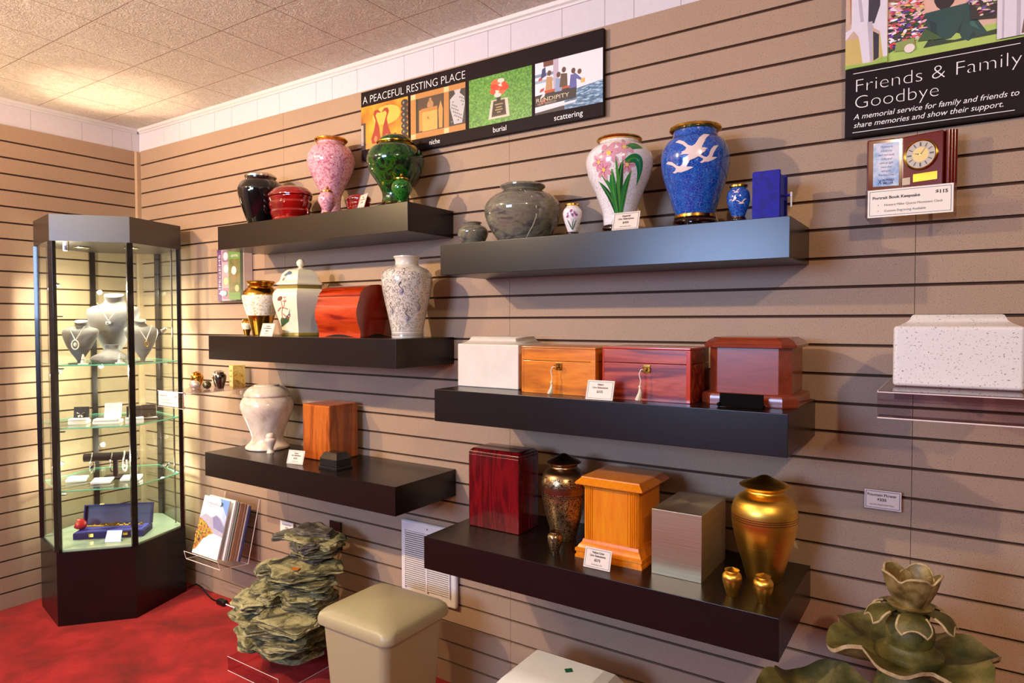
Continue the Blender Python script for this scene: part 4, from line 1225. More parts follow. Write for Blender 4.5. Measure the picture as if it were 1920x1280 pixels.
# ================================================================ RIGHT SIDE: STONE CHEST ON ACRYLIC SHELF
stone_chest('speckled_stone_chest', 'white speckled stone chest urn on the clear acrylic shelf at the right edge', 3.657, 3.882, -.320, -.160, 1.2345, .128, .152, M_granw, .008)
t = thing('acrylic_shelf', 'clear smoky acrylic wall shelf carrying the white speckled stone chest', 'shelf', (3.64, 0, 1.234))
b = B()
b.box((0, -.440, -.004), (.62, -.001, 0), M_acryl2, .001)
b.box((0, -.448, -.020), (.62, -.440, -.001), M_acryl2, .002)
b.box((0, -.444, -.052), (.62, -.441, -.016), M_acryl2, .0005)
b.box((0, -.004, -.06), (.62, -.001, .0), M_acryl2)
b.box((0, -.442, -.0545), (.62, -.400, -.052), M_acryl2)
b.build('sheet', t, 0)
b = B(); b.tube([(0, -.4485, -.002), (.62, -.4485, -.002)], .0012, M_acredge, 6); b.tube([(0, -.4445, -.0535), (.62, -.4445, -.0535)], .0014, M_acredge, 6)
b.tube([(.0, -.44, -.0005), (.0, -.002, -.0005)], .001, M_acredge, 6); b.build('polished_edge', t)
t = thing('fountain_price_card', 'card reading Fountain Flower $335 stuck on the right of the slat wall', 'price card', (3.6185, -.012, .889))
b = B(); b.box((-.0415, 0, 0), (.0415, .001, .049), M_paper)
for lo, hi in (((-.0385, -.0003, .003), (.0385, -.0001, .0041)), ((-.0385, -.0003, .0448), (.0385, -.0001, .046)), ((-.0385, -.0003, .003), (-.0373, -.0001, .046)), ((.0373, -.0003, .003), (.0385, -.0001, .046))):
    b.box(lo, hi, M_border)
b.text('Fountain Flower', .0095, M_ink, T((-.002, -.0006, .0335)), width=.066, bold=.00015)
b.text('$335', .0095, M_ink, T((-.002, -.0006, .0215)), width=.021, bold=.0003)
b.text('Includes Replaceable Parts', .0060, fm('#5A4A42'), T((-.002, -.0006, .0100)), width=.054)
b.build('card', t, 0)
b = B(); b.box((-.043, -.0022, -.002), (.043, -.0012, .051), M_acryl); b.box((-.043, .0012, -.002), (.043, .004, .051), M_acryl); b.box((-.01, .003, .020), (.01, .0115, .035), M_acryl); b.build('acrylic_holder', t, 0)

# ================================================================ HEATER VENT, OUTLET
t = thing('wall_heater', 'white louvred electric wall heater behind the lowest right shelf', 'heater', (2.094, 0, .296))
MH = flat('#E4D8D2', .35)
b = B(); b.box((-.139, -.022, 0), (.139, -.0005, .300), MH, .010, 3)
b.build('cover', t)
b = B(); b.box((-.110, -.0226, .040), (-.004, -.0215, .262), flat('#4A3E38', .8)); b.box((.004, -.0226, .040), (.110, -.0215, .262), flat('#4A3E38', .8)); b.build('vent_recess', t)
b = B()
for q in range(27):
    z_ = .044+.0082*q
    for a, c in ((-.111, -.003), (.003, .111)):
        b.box((a, -.0275, z_), (c, -.0222, z_+.0042), MH, 0)
b.box((-.1135, -.0285, .038), (-.1095, -.0215, .264), MH); b.box((.1095, -.0285, .038), (.1135, -.0215, .264), MH); b.box((-.004, -.0285, .038), (.004, -.0215, .264), MH)
b.build('louvres', t, 0)
b = B(); b.lathe([(.003, 0), (.003, .001), (.0005, .0015)], M_silver, 12, M=T((.0, -.022, .281)) @ R_(PI/2, 'X')); b.build('screw', t)
t = thing('wall_outlet', 'black electrical outlet plate with plug behind the rock fountain', 'outlet', (1.562, 0, .455))
b = B(); b.box((-.035, -.008, -.06), (.035, -.0005, .062), M_dark, .002); b.build('plate', t)
b = B(); b.box((-.016, -.045, -.032), (.014, -.008, -.006), M_dark, .005); b.ball((-.004, -.042, -.018), .014, M_dark, 14); b.build('plug', t)
b = B(); b.tube(bez((-.004, -.05), (-.03, -.06), (-.02, -.16), 8) and [(-.006, -.05, -.02), (-.016, -.06, -.03), (-.022, -.058, -.06), (-.018, -.05, -.10), (-.01, -.04, -.2), (-.0, -.03, -.38), (-.002, -.03, -.449)], .0032, M_dark); b.build('cord', t)

# floor cable beside the cabinet
t = thing('power_cable', 'black power cable with inline switch along the wall between cabinet and rock fountain', 'cable', (.8, -.03, 0))
b = B(); b.tube([(-.31, -.006, .004), (-.28, -.010, .020), (-.24, -.008, .036), (-.19, -.008, .030), (-.13, -.016, .010), (-.07, -.028, .004), (-.005, -.034, .008)], .0038, M_dark, 8); b.build('cord', t)
b = B(); b.box((-.010, -.050, .0), (.052, -.018, .026), M_dark, .008, 3); b.build('inline_switch', t)
b = B(); b.tube([(.050, -.034, .010), (.11, -.030, .006), (.20, -.022, .004), (.40, -.020, .004), (.58, -.018, .004)], .003, flat('#E8E0DC', .5), 8); b.build('white_cord', t)

# ================================================================ VAULTS
M_vault = mat_granite('olive_beige_plastic', '#A89B76', '#9A8D68', 300, .3, .38)
t = thing('cream_vault', 'beige plastic urn vault with a rounded pyramid lid standing before the wall heater', 'urn vault', (2.166, -.330, 0))
b = B()
def rsq(a, c, r, n=6):
    pts = []
    for cx, cy, s0 in ((a-r, -c+r, -PI/2), (a-r, c-r, 0), (-a+r, c-r, PI/2), (-a+r, -c+r, PI)):
        for q in range(n+1):
            t_ = s0+PI/2*q/n
            pts.append((cx+r*math.cos(t_), cy+r*math.sin(t_)))
    return pts
b.rings([[(x, y, z) for x, y in rsq(a, a, r)] for a, r, z in ((.120, .03, 0), (.128, .03, .06), (.148, .032, .376))], M_vault)
b.build('bin', t)
b = B()
b.rings([[(x, y, z) for x, y in rsq(a*1.02, a*.95, r)] for a, r, z in ((.158, .034, .370), (.1655, .036, .3705), (.167, .036, .376), (.167, .036, .388), (.164, .038, .400), (.155, .042, .410), (.135, .045, .419), (.10, .045, .428), (.05, .03, .436), (.012, .008, .440))], M_vault)
b.build('lid', t, 60)
M_wv = flat('#E4E0D6', .35)
t = thing('white_vault', 'white vault lid with a green diamond mark at the bottom of the picture', 'urn vault', (2.815, -.300, 0))
b = B()
b.rings([[(x, y, z) for x, y in ((-a, -c), (a, -c), (a, d), (-a, d))] for a, c, d, z in ((.155, .185, .150, 0), (.160, .19, .155, .25), (.160, .19, .155, .27))], M_wv); b.build('box', t, 30)
b = B()
b.rings([[(x, y, z) for x, y in ((-a, -c), (a, -c), (a, d), (-a, d))] for a, c, d, z in ((.168, .20, .16, .255), (.170, .202, .162, .262), (.168, .200, .160, .285), (.135, .07, .125, .335), (.110, .022, .102, .350))], M_wv)
b.build('lid', t, 20)
b = B(); b.prism([(-.014, 0), (0, -.016), (.016, 0), (.002, .016)], .3502, .3506, flat('#0C5A3A', .5), M=T((.022, .045, 0))); b.build('green_diamond', t, 0)

# ================================================================ LOTUS FOUNTAIN
x = N('mossy_cast_stone'); v = x.co(); f = x.noise(v, 14, 4, .6); g = x.noise(v, 300, 3, .6)
c = x.ramp(f, [(.35, '#3C3A12'), (.5, '#5E5620'), (.65, '#83703A')]); c = x.mix(.3, c, x.ramp(g, [(.3, '#3A3A3A'), (.7, '#C0C0C0')]), 'OVERLAY'); x.bump(g, .3, .002)
M_moss = x.set(c, .55)
x = N('worn_pale_edge'); v = x.co(); g = x.noise(v, 120, 3, .6); M_worn = x.set(x.ramp(g, [(.3, '#9C8254'), (.7, '#C4AC80')]), .6)
x = N('bronzed_petal'); v = x.co(); f = x.noise(v, 30, 4, .6); M_petal = x.set(x.ramp(f, [(.35, '#4A3A18'), (.5, '#76602F'), (.65, '#97804E')]), .5)
FX, FY = 3.700, -.400
t = thing('lotus_fountain', 'mossy stone fountain with a lotus flower on a leaf basin, lower right corner', 'fountain', (FX, FY, 0))
def leaf_basin(name, R0, z0, rise, lobes, ph, thick, off=(0, 0), parent=t, amp=.14, seed=0):
    b = B(); n = 120; m_ = 16
    rnd = random.Random(seed)
    top = []; bot = []
    for i in range(m_+1):
        u = i/m_
        a_ = []; c_ = []
        for k in range(n):
            th = 2*PI*k/n
            lob = (abs(math.cos(lobes*(th-ph)/2)))**.55
            Rr = R0*(1-amp+amp*lob+.05*math.sin(2*th+1+seed))
            r = Rr*u
            z = z0+rise*(u**2.2)+.012*u*u*math.cos(lobes*(th-ph)+PI)*1.0+.010*u**3*math.sin(3*th+seed)+.0015*math.cos(lobes*3*(th-ph))*u
            z -= .018*max(0, u-.88)/.12*(1-lob)*0
            a_.append((off[0]+r*math.cos(th), off[1]+r*math.sin(th), z)); c_.append((off[0]+r*math.cos(th)*.985, off[1]+r*math.sin(th)*.985, z-thick*(1.2-.6*u)))
        top.append(a_); bot.append(c_)
    b.rings([[(off[0]+.001*math.cos(2*PI*k/n), off[1]+.001*math.sin(2*PI*k/n), z0) for k in range(n)]]+top[1:], M_moss, caps=False)
    b.rings([top[-1], [tuple((p_[j]+q_[j])/2*(1.0 if j < 2 else 1) for j in range(3)) for p_, q_ in zip(top[-1], bot[-1])], bot[-1]], M_worn, caps=False)
    b.rings([[(off[0]+.001*math.cos(2*PI*k/n), off[1]+.001*math.sin(2*PI*k/n), z0-thick*1.2) for k in range(n)]]+bot[1:], M_petal, caps=False)
    return b.build(name, parent, 70)
leaf_basin('upper_leaf_basin', .150, .690, .030, 6, .35, .014, amp=.20, seed=1)
leaf_basin('lower_leaf_basin', .135, .535, .045, 5, .9, .016, off=(-.16, -.02), amp=.16, seed=4)
leaf_basin('lower_leaf_basin', .16, .560, .045, 5, .2, .016, off=(.13, .02), amp=.16, seed=9)
b = B(); b.lathe(smoothprof([(.15, 0), (.155, .02), (.11, .05), (.06, .12), (.045, .3), (.05, .48), (.07, .60), (.06, .64), (.05, .69)]), M_moss, 40); b.build('pedestal', t)
b = B()
b.lathe([(.058, .694), (.061, .700), (.060, .707), (.052, .711), (.048, .714), (.0445, .718), (.043, .722), (.039, .724), (.0425, .733), (.0445, .746), (.042, .760), (.035, .771), (.030, .776), (.034, .780), (.035, .785), (.026, .789)], M_moss, 48)
b.build('turned_stem', t)
def petal(name, ang, r0, z0, w, h, lean, cup, mat, edge=True, droop=0):
    """cup-shaped petal starting at radius r0, rising outward"""
    b = B(); nu, nv = 10, 12
    def P_(u, v_, off):
        ww = w*math.sin(PI*(.14+.42*v_))**.8*(1 if v_ < .75 else 1-.30*((v_-.75)/.25)**2)
        a = u*ww/2
        rad = r0+math.sin(v_*PI*.5)*lean-cup*abs(u)**2*.012+off
        if v_ > .8:
            rad += .004*((v_-.8)/.2)**1.5
        z = z0+h*v_-droop*v_*v_-(.012*abs(u)**3*v_**3 if h > .03 else .010*abs(u)**2*v_)
        th = ang+a/max(rad, .02)
        return (rad*math.cos(th), rad*math.sin(th), z)
    for off, fl in ((0, 1), (-.0045, -1)):
        g_ = [[P_(-1+2*i/nu, j/nv, off) for i in range(nu+1)] for j in range(nv+1)]
        for j in range(nv):
            for i in range(nu):
                b.face((g_[j][i], g_[j][i+1], g_[j+1][i+1], g_[j+1][i]), mat)
    rim = [(P_(-1+2*i/nu, 1, 0)) for i in range(nu+1)]
    sidea = [P_(-1, j/nv, -.002) for j in range(3, nv+1)]; sideb = [P_(1, j/nv, -.002) for j in range(nv, 2, -1)]
    b.tube(sidea+[P_(-1+2*i/nu, 1, -.002) for i in range(1, nu)]+sideb, .0024, M_worn, 6)
    bmesh.ops.remove_doubles(b.bm, verts=b.bm.verts[:], dist=.0002)
    return b.build(name, t, 60)
fc = face_cam(FX, FY)
for k in range(5):
    petal('petal', fc+.25+2*PI*k/5, .026, .798, .074, .072, .026, .5, M_petal)
for k in range(5):
    petal('sepal', fc+.1+2*PI*k/5, .034, .796, .062, .008, .040, -.4, M_moss, droop=.026)
b = B(); b.lathe([(.026, .787), (.034, .794), (.042, .803), (.030, .806), (.001, .802)], M_petal, 32); b.build('flower_cup', t)

# ================================================================ ROCK FOUNTAIN
x = N('layered_slate'); v = x.co(); f = x.noise(x.co((1, 1, 7)), 11, 6, .7, .8); g = x.noise(v, 160, 4, .7)
c = x.ramp(f, [(.36, '#1E1A12'), (.46, '#5E5838'), (.55, '#A0986A'), (.7, '#BDB584')]); c = x.mix(.4, c, x.ramp(g, [(.3, '#3A3A3A'), (.7, '#C0C0C0')]), 'OVERLAY'); x.bump(g, .5, .004)
M_slate = x.set(c, .65)
x = N('dark_slate'); v = x.co(); f = x.noise(x.co((1, 1, 4)), 14, 5, .65, .6); g = x.noise(v, 160, 4, .7)
c = x.ramp(f, [(.30, '#221E1C'), (.5, '#4A443C'), (.65, '#6E6654')]); x.bump(g, .5, .004)
M_slate2 = x.set(c, .6)
RX, RY = 1.565, -.245
t = thing('rock_fountain', 'tiered tabletop fountain of stacked grey-green slate rocks on a clear base by the wall', 'fountain', (RX, RY, 0))
def slab(b, cx, cy, cz, a, c_, h, rot=0, tilt=(0, 0), seed=0, mat=None):
    tb = bmesh.new()
    bmesh.ops.create_icosphere(tb, subdivisions=4, radius=1)
    r_ = random.Random(seed)
    nc = r_.randint(5, 7); ph = r_.random()*6
    ang = [ph+2*PI*(k+r_.uniform(-.3, .3))/nc for k in range(nc)]
    dist = [r_.uniform(.72, .98) for _ in range(nc)]
    so = Vector((seed*1.7, seed*.9, seed*2.3))
    for v_ in tb.verts:
        p_ = v_.co
        d = Vector((p_.x, p_.y, 0)); L_ = d.length
        th = math.atan2(p_.y, p_.x)
        lim = min(dd/max(math.cos(th-aa), .15) for aa, dd in zip(ang, dist) if math.cos(th-aa) > .15)
        lim = min(lim, 1.15)
        prof_ = max(0, 1-abs(p_.z)**3)**.35
        k_ = lim*prof_
        if L_ > 1e-6:
            d = d/L_*k_*(min(1, L_/max(1e-6, math.sqrt(max(0, 1-p_.z**2)))))*(1 if L_ > .5 else L_/.5)
        zz_ = math.copysign(min(1, abs(p_.z)*1.4), p_.z)
        # strata: horizontal ledges stick in and out
        st_ = noise.noise(Vector((d.x*.8, d.y*.8, zz_*7))+so)*.24+noise.noise(Vector((d.x*2.2, d.y*2.2, zz_*2))+so)*.16
        d *= 1+st_
        zz_ += noise.noise(Vector((d.x*2.5, d.y*2.5, 0))+so)*.35*(1 if zz_ > 0 else .5)+noise.noise(Vector((d.x*7, d.y*7, zz_))+so)*.12
        v_.co = Vector((d.x*a, d.y*c_, zz_*h/2))
    M_ = T((cx, cy, cz)) @ R_(rot, 'Z') @ R_(tilt[0], 'X') @ R_(tilt[1], 'Y')
    b.add(tb, mat or M_slate, M_)
def tier(name, lst, mat=None):
    b = B()
    for i, s_ in enumerate(lst):
        slab(b, *s_, seed=hash_(name)+i*3+1, mat=mat if not isinstance(mat, list) else mat[i % len(mat)])
    return b.build(name, t, 16)
def hash_(s_):
    return sum(ord(c_) for c_ in s_) % 97
# (x, y, z, half-length, half-width, height, rotation, (tiltx, tilty)) relative to the fountain centre
tier('bottom_rocks', [(0.0, 0.02, .105, .175, .16, .075, 0, (0, 0)), (.02, .0, .150, .180, .165, .050, .1, (.04, .03)), (-.01, .01, .185, .175, .165, .040, .0, (.03, -.05)), (.03, -.02, .215, .165, .155, .040, .15, (.10, -.04)), (-.10, -.06, .20, .10, .09, .03, .3, (.1, .1)), (.09, -.09, .232, .115, .075, .030, .3, (.18, .12)), (.06, -.10, .200, .125, .075, .030, .2, (.15, .1)), (.10, -.08, .165, .10, .08, .028, .3, (.1, .05)), (-.06, -.09, .135, .11, .08, .03, -.1, (.1, .1))], [M_slate])
tier('ledge_rocks', [(-.115, -.080, .262, .115, .085, .038, -.25, (.12, -.06)), (-.075, -.02, .300, .110, .085, .040, .1, (.10, -.12)), (-.04, -.06, .275, .055, .05, .03, .5, (.2, .1)), (-.02, -.085, .290, .035, .035, .035, .8, (.2, .2)), (.06, .03, .270, .13, .10, .06, .1, (.05, .0)), (.09, .0, .300, .11, .10, .04, .0, (.05, .0))], [M_slate])
tier('middle_rocks', [(.07, .03, .335, .125, .11, .045, .1, (.08, .05)), (.03, .02, .365, .135, .11, .040, .05, (.10, -.08)), (-.02, -.02, .350, .07, .06, .030, .6, (.3, .2)), (.10, .01, .378, .130, .095, .028, .1, (.1, .1)), (-.075, -.02, .385, .095, .060, .035, .35, (.15, -.22)), (.08, -.01, .400, .135, .100, .026, .15, (.10, .10)), (.12, .02, .415, .110, .09, .020, .2, (.04, .06))], [M_slate])
tier('upper_rocks', [(.07, .06, .440, .095, .075, .040, 0, (0, 0)), (.08, .06, .468, .105, .075, .036, .1, (.05, .05)), (.04, .03, .490, .05, .05, .034, .3, (.2, .2)), (.11, .02, .495, .055, .045, .032, -.3, (.2, -.1)), (.155, .05, .500, .06, .045, .028, .2, (.1, .05)), (-.03, .035, .512, .105, .045, .026, .25, (.1, -.20)), (.06, .07, .530, .095, .06, .036, -.05, (.06, .04)), (.08, .06, .508, .12, .085, .03, .1, (.03, .05))], [M_slate2, M_slate, M_slate2])
b = B(); b.box((-.016, -.012, 0), (.016, .012, .002), flat('#B8641A', .4), M=T((.105, -.055, .424)) @ R_(.4, 'Z')); b.build('amber_chip', t)
b = B()
for lo, hi in (((-.165, -.170, 0), (.145, -.166, .058)), ((.141, -.170, 0), (.145, .14, .058)), ((-.165, .136, 0), (.145, .14, .058)), ((-.165, -.170, 0), (-.161, .14, .058))):
    b.box(lo, hi, M_acryl2)
b.build('acrylic_base', t, 0)
b = B()
for pts in ([(-.165, -.1705, .002), (.145, -.1705, .002)], [(-.165, -.1705, .058), (.145, -.1705, .058)], [(.1455, -.17, .002), (.1455, .14, .002)], [(.1455, -.17, 0), (.1455, -.17, .058)]):
    b.tube(pts, .0012, M_acredge, 6)
b.build('acrylic_base_edge', t)
t = thing('fountain_card', 'small white price card on the slat wall just above the rock fountain', 'price card', (1.252, -.016, .415))
b = B(); b.box((-.046, 0, 0), (.046, .001, .050), M_paper)
b.text('Fountain Rock', .0085, M_ink, T((0, -.0006, .034)), width=.060); b.text('$335', .0085, M_ink, T((0, -.0006, .020)), width=.020, bold=.0002); b.text('Includes Replaceable Parts', .005, M_ink, T((0, -.0006, .009)), width=.050)
b.build('card', t, 0)
b = B(); b.box((-.048, .0012, -.002), (.048, .004, .052), M_acryl); b.box((-.01, .003, .02), (.01, .0155, .035), M_acryl); b.build('acrylic_holder', t, 0)

# ================================================================ GLASS CABINET
CX, CY = .308, -.308
def hexp(r, rot=math.radians(49.3-120)):
    return [(CX+r*math.cos(rot+PI/3*k), CY+r*math.sin(rot+PI/3*k)) for k in range(6)]
t = thing('glass_display_cabinet', 'tall six-sided glass display cabinet with black base and cap in the corner', 'display cabinet', (0, 0, 0))
cab = t
HR = .320; PB, PT, PC = .335, 1.735, 1.853
b = B(); b.prism(hexp(HR), 0, PB, M_black); b.build('base', t, 0)
x = N('cap_laminate'); x.set('#2A211C', .36, 0, 0, 1.0); M_cap = x.m
b = B(); b.prism(hexp(HR), PT, PC, M_cap); b.build('cap', t, 0)
b = B(); b.prism(hexp(HR-.012), PB, PB+.008, flat('#AEBBA8', .12, 0, .6)); b.build('floor_glass', t, 0)  # pale green colour stands in for reflections on the case floor
hv = hexp(HR-.010); 
M_postb = flat('#120D0B', .25, 0, .4)
for i in range(6):
    x_, y_ = hv[i]
    a = math.atan2(y_-CY, x_-CX)
    b = B(); b.box((-.011, -.013, PB), (.009, .013, PT), M_postb, .002, M=T((x_, y_, 0)) @ R_(a, 'Z')); b.build('corner_post', t)
gp_ = hexp(HR-.008)
for i in range(6):
    (xa, ya), (xb, yb) = gp_[i], gp_[(i+1) % 6]
    d = Vector((xb-xa, yb-ya, 0)); L_ = d.length; d.normalize()
    b = B(); b.box((.012, -.0015, PB+.002), (L_-.012, .0015, PT-.002), M_glass, M=T((xa, ya, 0)) @ R_(math.atan2(d.y, d.x), 'Z'))
    b.build('glass_pane', t, 0)
for z_ in (1.180, .895, .610):
    q = hexp(HR-.024)
    pts = []
    for i in range(6):
        a_, c_ = q[i], q[(i+1) % 6]
        for s_ in range(6):
            u = s_/6
            mx, my = a_[0]+(c_[0]-a_[0])*u, a_[1]+(c_[1]-a_[1])*u
            pts.append((mx, my))
    b = B(); b.prism(pts, z_-.006, z_, M_shelfglass)
    sh = b.build('glass_shelf', t, 0)
    b = B(); b.tube([(px, py, z_-.003) for px, py in pts], .0030, M_edge, 6, closed=True); b.build('polished_edge', sh)
# lock and hinges
front_n = Vector((math.cos(math.radians(-40.7)), math.sin(math.radians(-40.7)), 0))
MF = T((CX, CY, 0)) @ R_(math.radians(49.3), 'Z')     # local -y faces the room
b = B(); b.box((-.105, -.291, PT-.045), (-.083, -.274, PT-.001), M_silver, .003, M=MF); b.box((-.102, -.294, PT-.040), (-.086, -.289, PT-.018), M_chrome, .002, M=MF); b.build('lock', t)
for z_ in (1.40, 1.165, .88, .595):
    b = B(); b.box((-.142, -.262, z_-.004), (-.122, -.250, z_+.001), M_dark, M=MF); b.build('shelf_clip', t)
M_bulb = N('halogen_bulb')
M_bulb.b.inputs['Emission Color'].default_value = (1, .82, .6, 1); M_bulb.b.inputs['Emission Strength'].default_value = 22
M_bulb = M_bulb.set((1, .9, .8), .3)
for px, py in ((CX-.05, CY-.10), (CX+.11, CY+.05)):
    b = B(); b.lathe([(.030, PT-.001), (.034, PT-.004), (.030, PT-.007), (.026, PT-.004)], M_silver, 32, M=T((px, py, 0))); r_ = b.build('puck_light', t)
    b = B(); b.lathe([(.026, PT-.003), (.0002, PT-.0035)], M_bulb, 24, M=T((px, py, 0))); b.build('bulb', r_)
    lamp('cabinet_puck_lamp', 'SPOT', (px, py, PT-.02), (px, py, 0), 16, (1.0, .88, .68), .02, .9, 150)
# side light rails with small adjustable halogens
hv2 = hexp(HR-.042)
for vi, zs_l in ((0, (1.56, 1.145, .70)), (3-1, (1.34, 1.02, .66))):
    x_, y_ = hexp(HR-.045)[0 if vi == 0 else 2]
    if vi == 0:
        x_, y_ = hexp(HR-.03)[5]; x_ += .035; y_ -= -.010
    a = math.atan2(CY-y_, CX-x_)
    b = B(); b.tube([(x_, y_, PB+.02), (x_, y_, PT)], .004, M_chrome, 8); r_ = b.build('light_rail', t)
    for zl in zs_l:
        hx, hy = x_+.040*math.cos(a), y_+.040*math.sin(a)
        b = B(); b.tube([(x_, y_, zl), (x_+.02*math.cos(a), y_+.02*math.sin(a), zl+.006), (hx-.010*math.cos(a), hy-.010*math.sin(a), zl-.004)], .003, M_chrome, 8)
        b.lathe([(.005, 0), (.008, .004), (.014, .022), (.0145, .024)], M_chrome, 20, M=T((hx-.012*math.cos(a), hy-.012*math.sin(a), zl)) @ R_(a, 'Z') @ R_(math.radians(130), 'Y'))
        h_ = b.build('lamp_head', r_)
        b = B(); b.ball((hx, hy, zl-.012), .0075, M_bulb, 12); b.build('bulb', h_)
        lamp('cabinet_halogen', 'POINT', (hx+.016*math.cos(a), hy+.016*math.sin(a), zl-.02), None, 5.5, (1.0, .88, .68), .012)

# ---- necklace busts
def bust(name, label, x, y, z, w, h, depth, rz, tilt, group='grey necklace busts', low=False):
    t = thing(name, label, 'necklace bust', (x, y, z), rz, group)
    b = B()
    S_ = []
    if low:
        prof_ = [(.0, .30, .00, .5), (.10, .80, .0, 1.0), (.22, 1.0, .0, 1.0), (.38, .92, .10, .9), (.55, .60, .28, .7), (.70, .42, .38, .55), (.85, .38, .42, .5), (1, .40, .42, .5)]
    else:
        prof_ = [(.05, .10, .0, .35), (.12, .22, .0, .5), (.25, .46, .0, .75), (.42, .72, .02, .95), (.58, .90, .08, 1.0), (.70, 1.0, .16, .95), (.775, .99, .22, .80), (.815, .84, .28, .62), (.84, .58, .32, .55), (.865, .44, .34, .52), (.92, .36, .34, .48), (.985, .39, .30, .56), (1, .36, .30, .50)]
    rr = []
    for u, ww, yy, dd in prof_:
        ring = []
        for k in range(28):
            a = 2*PI*k/28
            cx_ = math.cos(a)*w/2*ww; cy_ = math.sin(a)*depth/2*dd
            lift = .0
            if cy_ > 0:
                cy_ *= .45
            if u > .9 and not low:
                lift = -cy_*-.35
            drape = -(cx_/(w/2))**2*.0
            ring.append((cx_, yy*depth+cy_, u*h+lift+drape))
        rr.append(ring)
    b.rings(rr, M_bust)
    b.build('bust', t, 50)
    b = B(); b.lathe([(.012, .004), (.010, .02*h/.2+.004)], M_bust, 16); b.box((-.045*w/.17, -.03, 0), (.045*w/.17, .03, .005), flat('#6A5E58', .6), .001); b.build('stand', t)
    return t, prof_
def necklace(name, label, x, y, z, rz, w, h, depth, drop, pend, mat, pmat):
    t = thing(name, label, 'necklace', (x, y, z), rz, 'necklaces in the glass cabinet')
    b = B()
    top = h*.86
    L_ = []
    for k in range(13):
        u = -1+k/6
        L_.append((u*w*.22, -depth*.30-.006-.018*(1-abs(u)), top-drop*(1-abs(u))))
    b.tube(L_, .0022, mat, 6); b.build('chain', t)
    b = B()
    px = (0, -depth*.30-.028, top-drop-.012)
    if pend == 'frame':
        b.tube([(px[0]+.014*math.cos(a)*1.0, px[1], px[2]-.008+.021*math.sin(a)) for a in [2*PI*k/20 for k in range(20)]], .0028, pmat, 6, closed=True)
        b.ball((px[0], px[1], px[2]-.008), .007, pmat, 12, sz=1.5)
    elif pend == 'heart':
        b.ball((px[0]-.005, px[1], px[2]), .008, pmat, 12); b.ball((px[0]+.006, px[1], px[2]+.002), .007, pmat, 12)
    else:
        b.tube([(px[0]+.008*math.sin(a), px[1], px[2]-.006+.012*math.cos(a)) for a in [2*PI*k/16 for k in range(16)]], .0022, pmat, 6, closed=True)
    b.build('pendant', t)
    return t
RZC = math.radians(49.3)
SZ = 1.1805
bust('necklace_bust', 'small grey necklace bust at the left of the top glass shelf', .390, -.485, SZ, .150, .200, .10, RZC, 0)
necklace('necklace', 'white necklace with a framed oval pendant on the left small bust', .390, -.485, SZ, RZC, .150, .200, .10, .062, 'frame', M_ivory, M_ivory)
bust('necklace_bust', 'largest grey necklace bust, tall one in the centre of the top glass shelf', .330, -.310, SZ, .235, .330, .13, RZC, 0)
necklace('necklace', 'white necklace with a small heart pendant on the largest bust', .330, -.310, SZ, RZC, .235, .330, .13, .085, 'heart', M_ivory, M_silver)
bust('necklace_bust', 'low wide necklace display lying in front of the largest bust', .455, -.385, SZ, .165, .085, .10, RZC, 0, low=True)
bust('necklace_bust', 'small grey necklace bust at the right of the top glass shelf, turned sideways', .480, -.245, SZ, .150, .205, .10, RZC+.55, 0)
necklace('necklace', 'fine gold necklace with a teardrop pendant on the right small bust', .480, -.245, SZ, RZC+.55, .150, .205, .10, .070, 'drop', M_ivory, M_goldb)
def ring_cone(x, y, label):
    t = thing('ring_cone', label, 'ring display', (x, y, SZ), RZC, 'white ring display cones')
    b = B(); b.box((-.018, -.014, 0), (.018, .014, .005), M_ivory, .001); b.build('base', t)
    b = B(); b.lathe([(.011, .005), (.010, .012), (.005, .038), (.003, .045), (.0005, .047)], M_ivory, 20); b.build('cone', t)
    b = B(); b.tube([(.0078*math.cos(a), .0078*math.sin(a), .022) for a in [2*PI*k/16 for k in range(16)]], .0013, M_silver, 6, closed=True); b.build('ring', t)
ring_cone(.455, -.500, 'white ring cone in front of the left small bust')
ring_cone(.530, -.375, 'white ring cone near the front post below the low necklace display')
t = thing('earring_block', 'small brown earring block under the low necklace display', 'jewellery block', (.415, -.34, SZ), RZC)
b = B(); b.box((-.055, -.02, 0), (.03, .02, .012), flat('#6A4A40', .6), .002); b.build('block', t)
b = B(); b.ball((-.03, -.012, .018), .006, M_ivory, 10); b.ball((.005, -.012, .019), .007, M_silver, 10); b.build('earrings', t)

# ---- jewellery boxes on the middle glass shelf
SZ = .8955
def jewel_box(x, y, label, rz, back=True, wh=flat('#EFE8E2', .5), dk=flat('#2E2220', .6), w=.064, pend=0):
    t = thing('jewellery_box', label, 'jewellery box', (x, y, SZ), rz, 'open jewellery boxes')
    b = B(); b.box((-w/2-.006, -.05, 0), (w/2+.006, .015, .016), wh, .002); b.box((-w/2-.006, -.05, .0168), (w/2+.006, .0, .024), wh, .002); b.build('box', t)
    if back:
        b = B(); b.box((-w/2, 0, 0), (w/2, .008, .058), dk, .001, M=T((0, .006, .018)) @ R_(-.18, 'X')); b.build('card', t)
        b = B()
        MM = T((pend, .001, .034)) @ R_(-.18, 'X')
        b.tube([(-.016, 0, .014), (-.004, -.002, .008), (0, -.002, 0), (.004, -.002, .008), (.016, 0, .014)], .0016, M_silver, 6, M=MM)
        b.ball((-.006, -.003, -.002), .006, M_silver, 10, M=MM); b.ball((.006, -.003, -.002), .006, M_silver, 10, M=MM)
        b.build('pendant', t)
    return t
jewel_box(.315, -.455, 'white jewellery box with dark pendant card at the left of the middle glass shelf', RZC)
t = thing('jewellery_box', 'open white jewellery box with upright lid in the centre of the middle glass shelf', 'jewellery box', (.425, -.375, SZ), RZC, 'open jewellery boxes')
WHT = flat('#F0EAE4', .5)
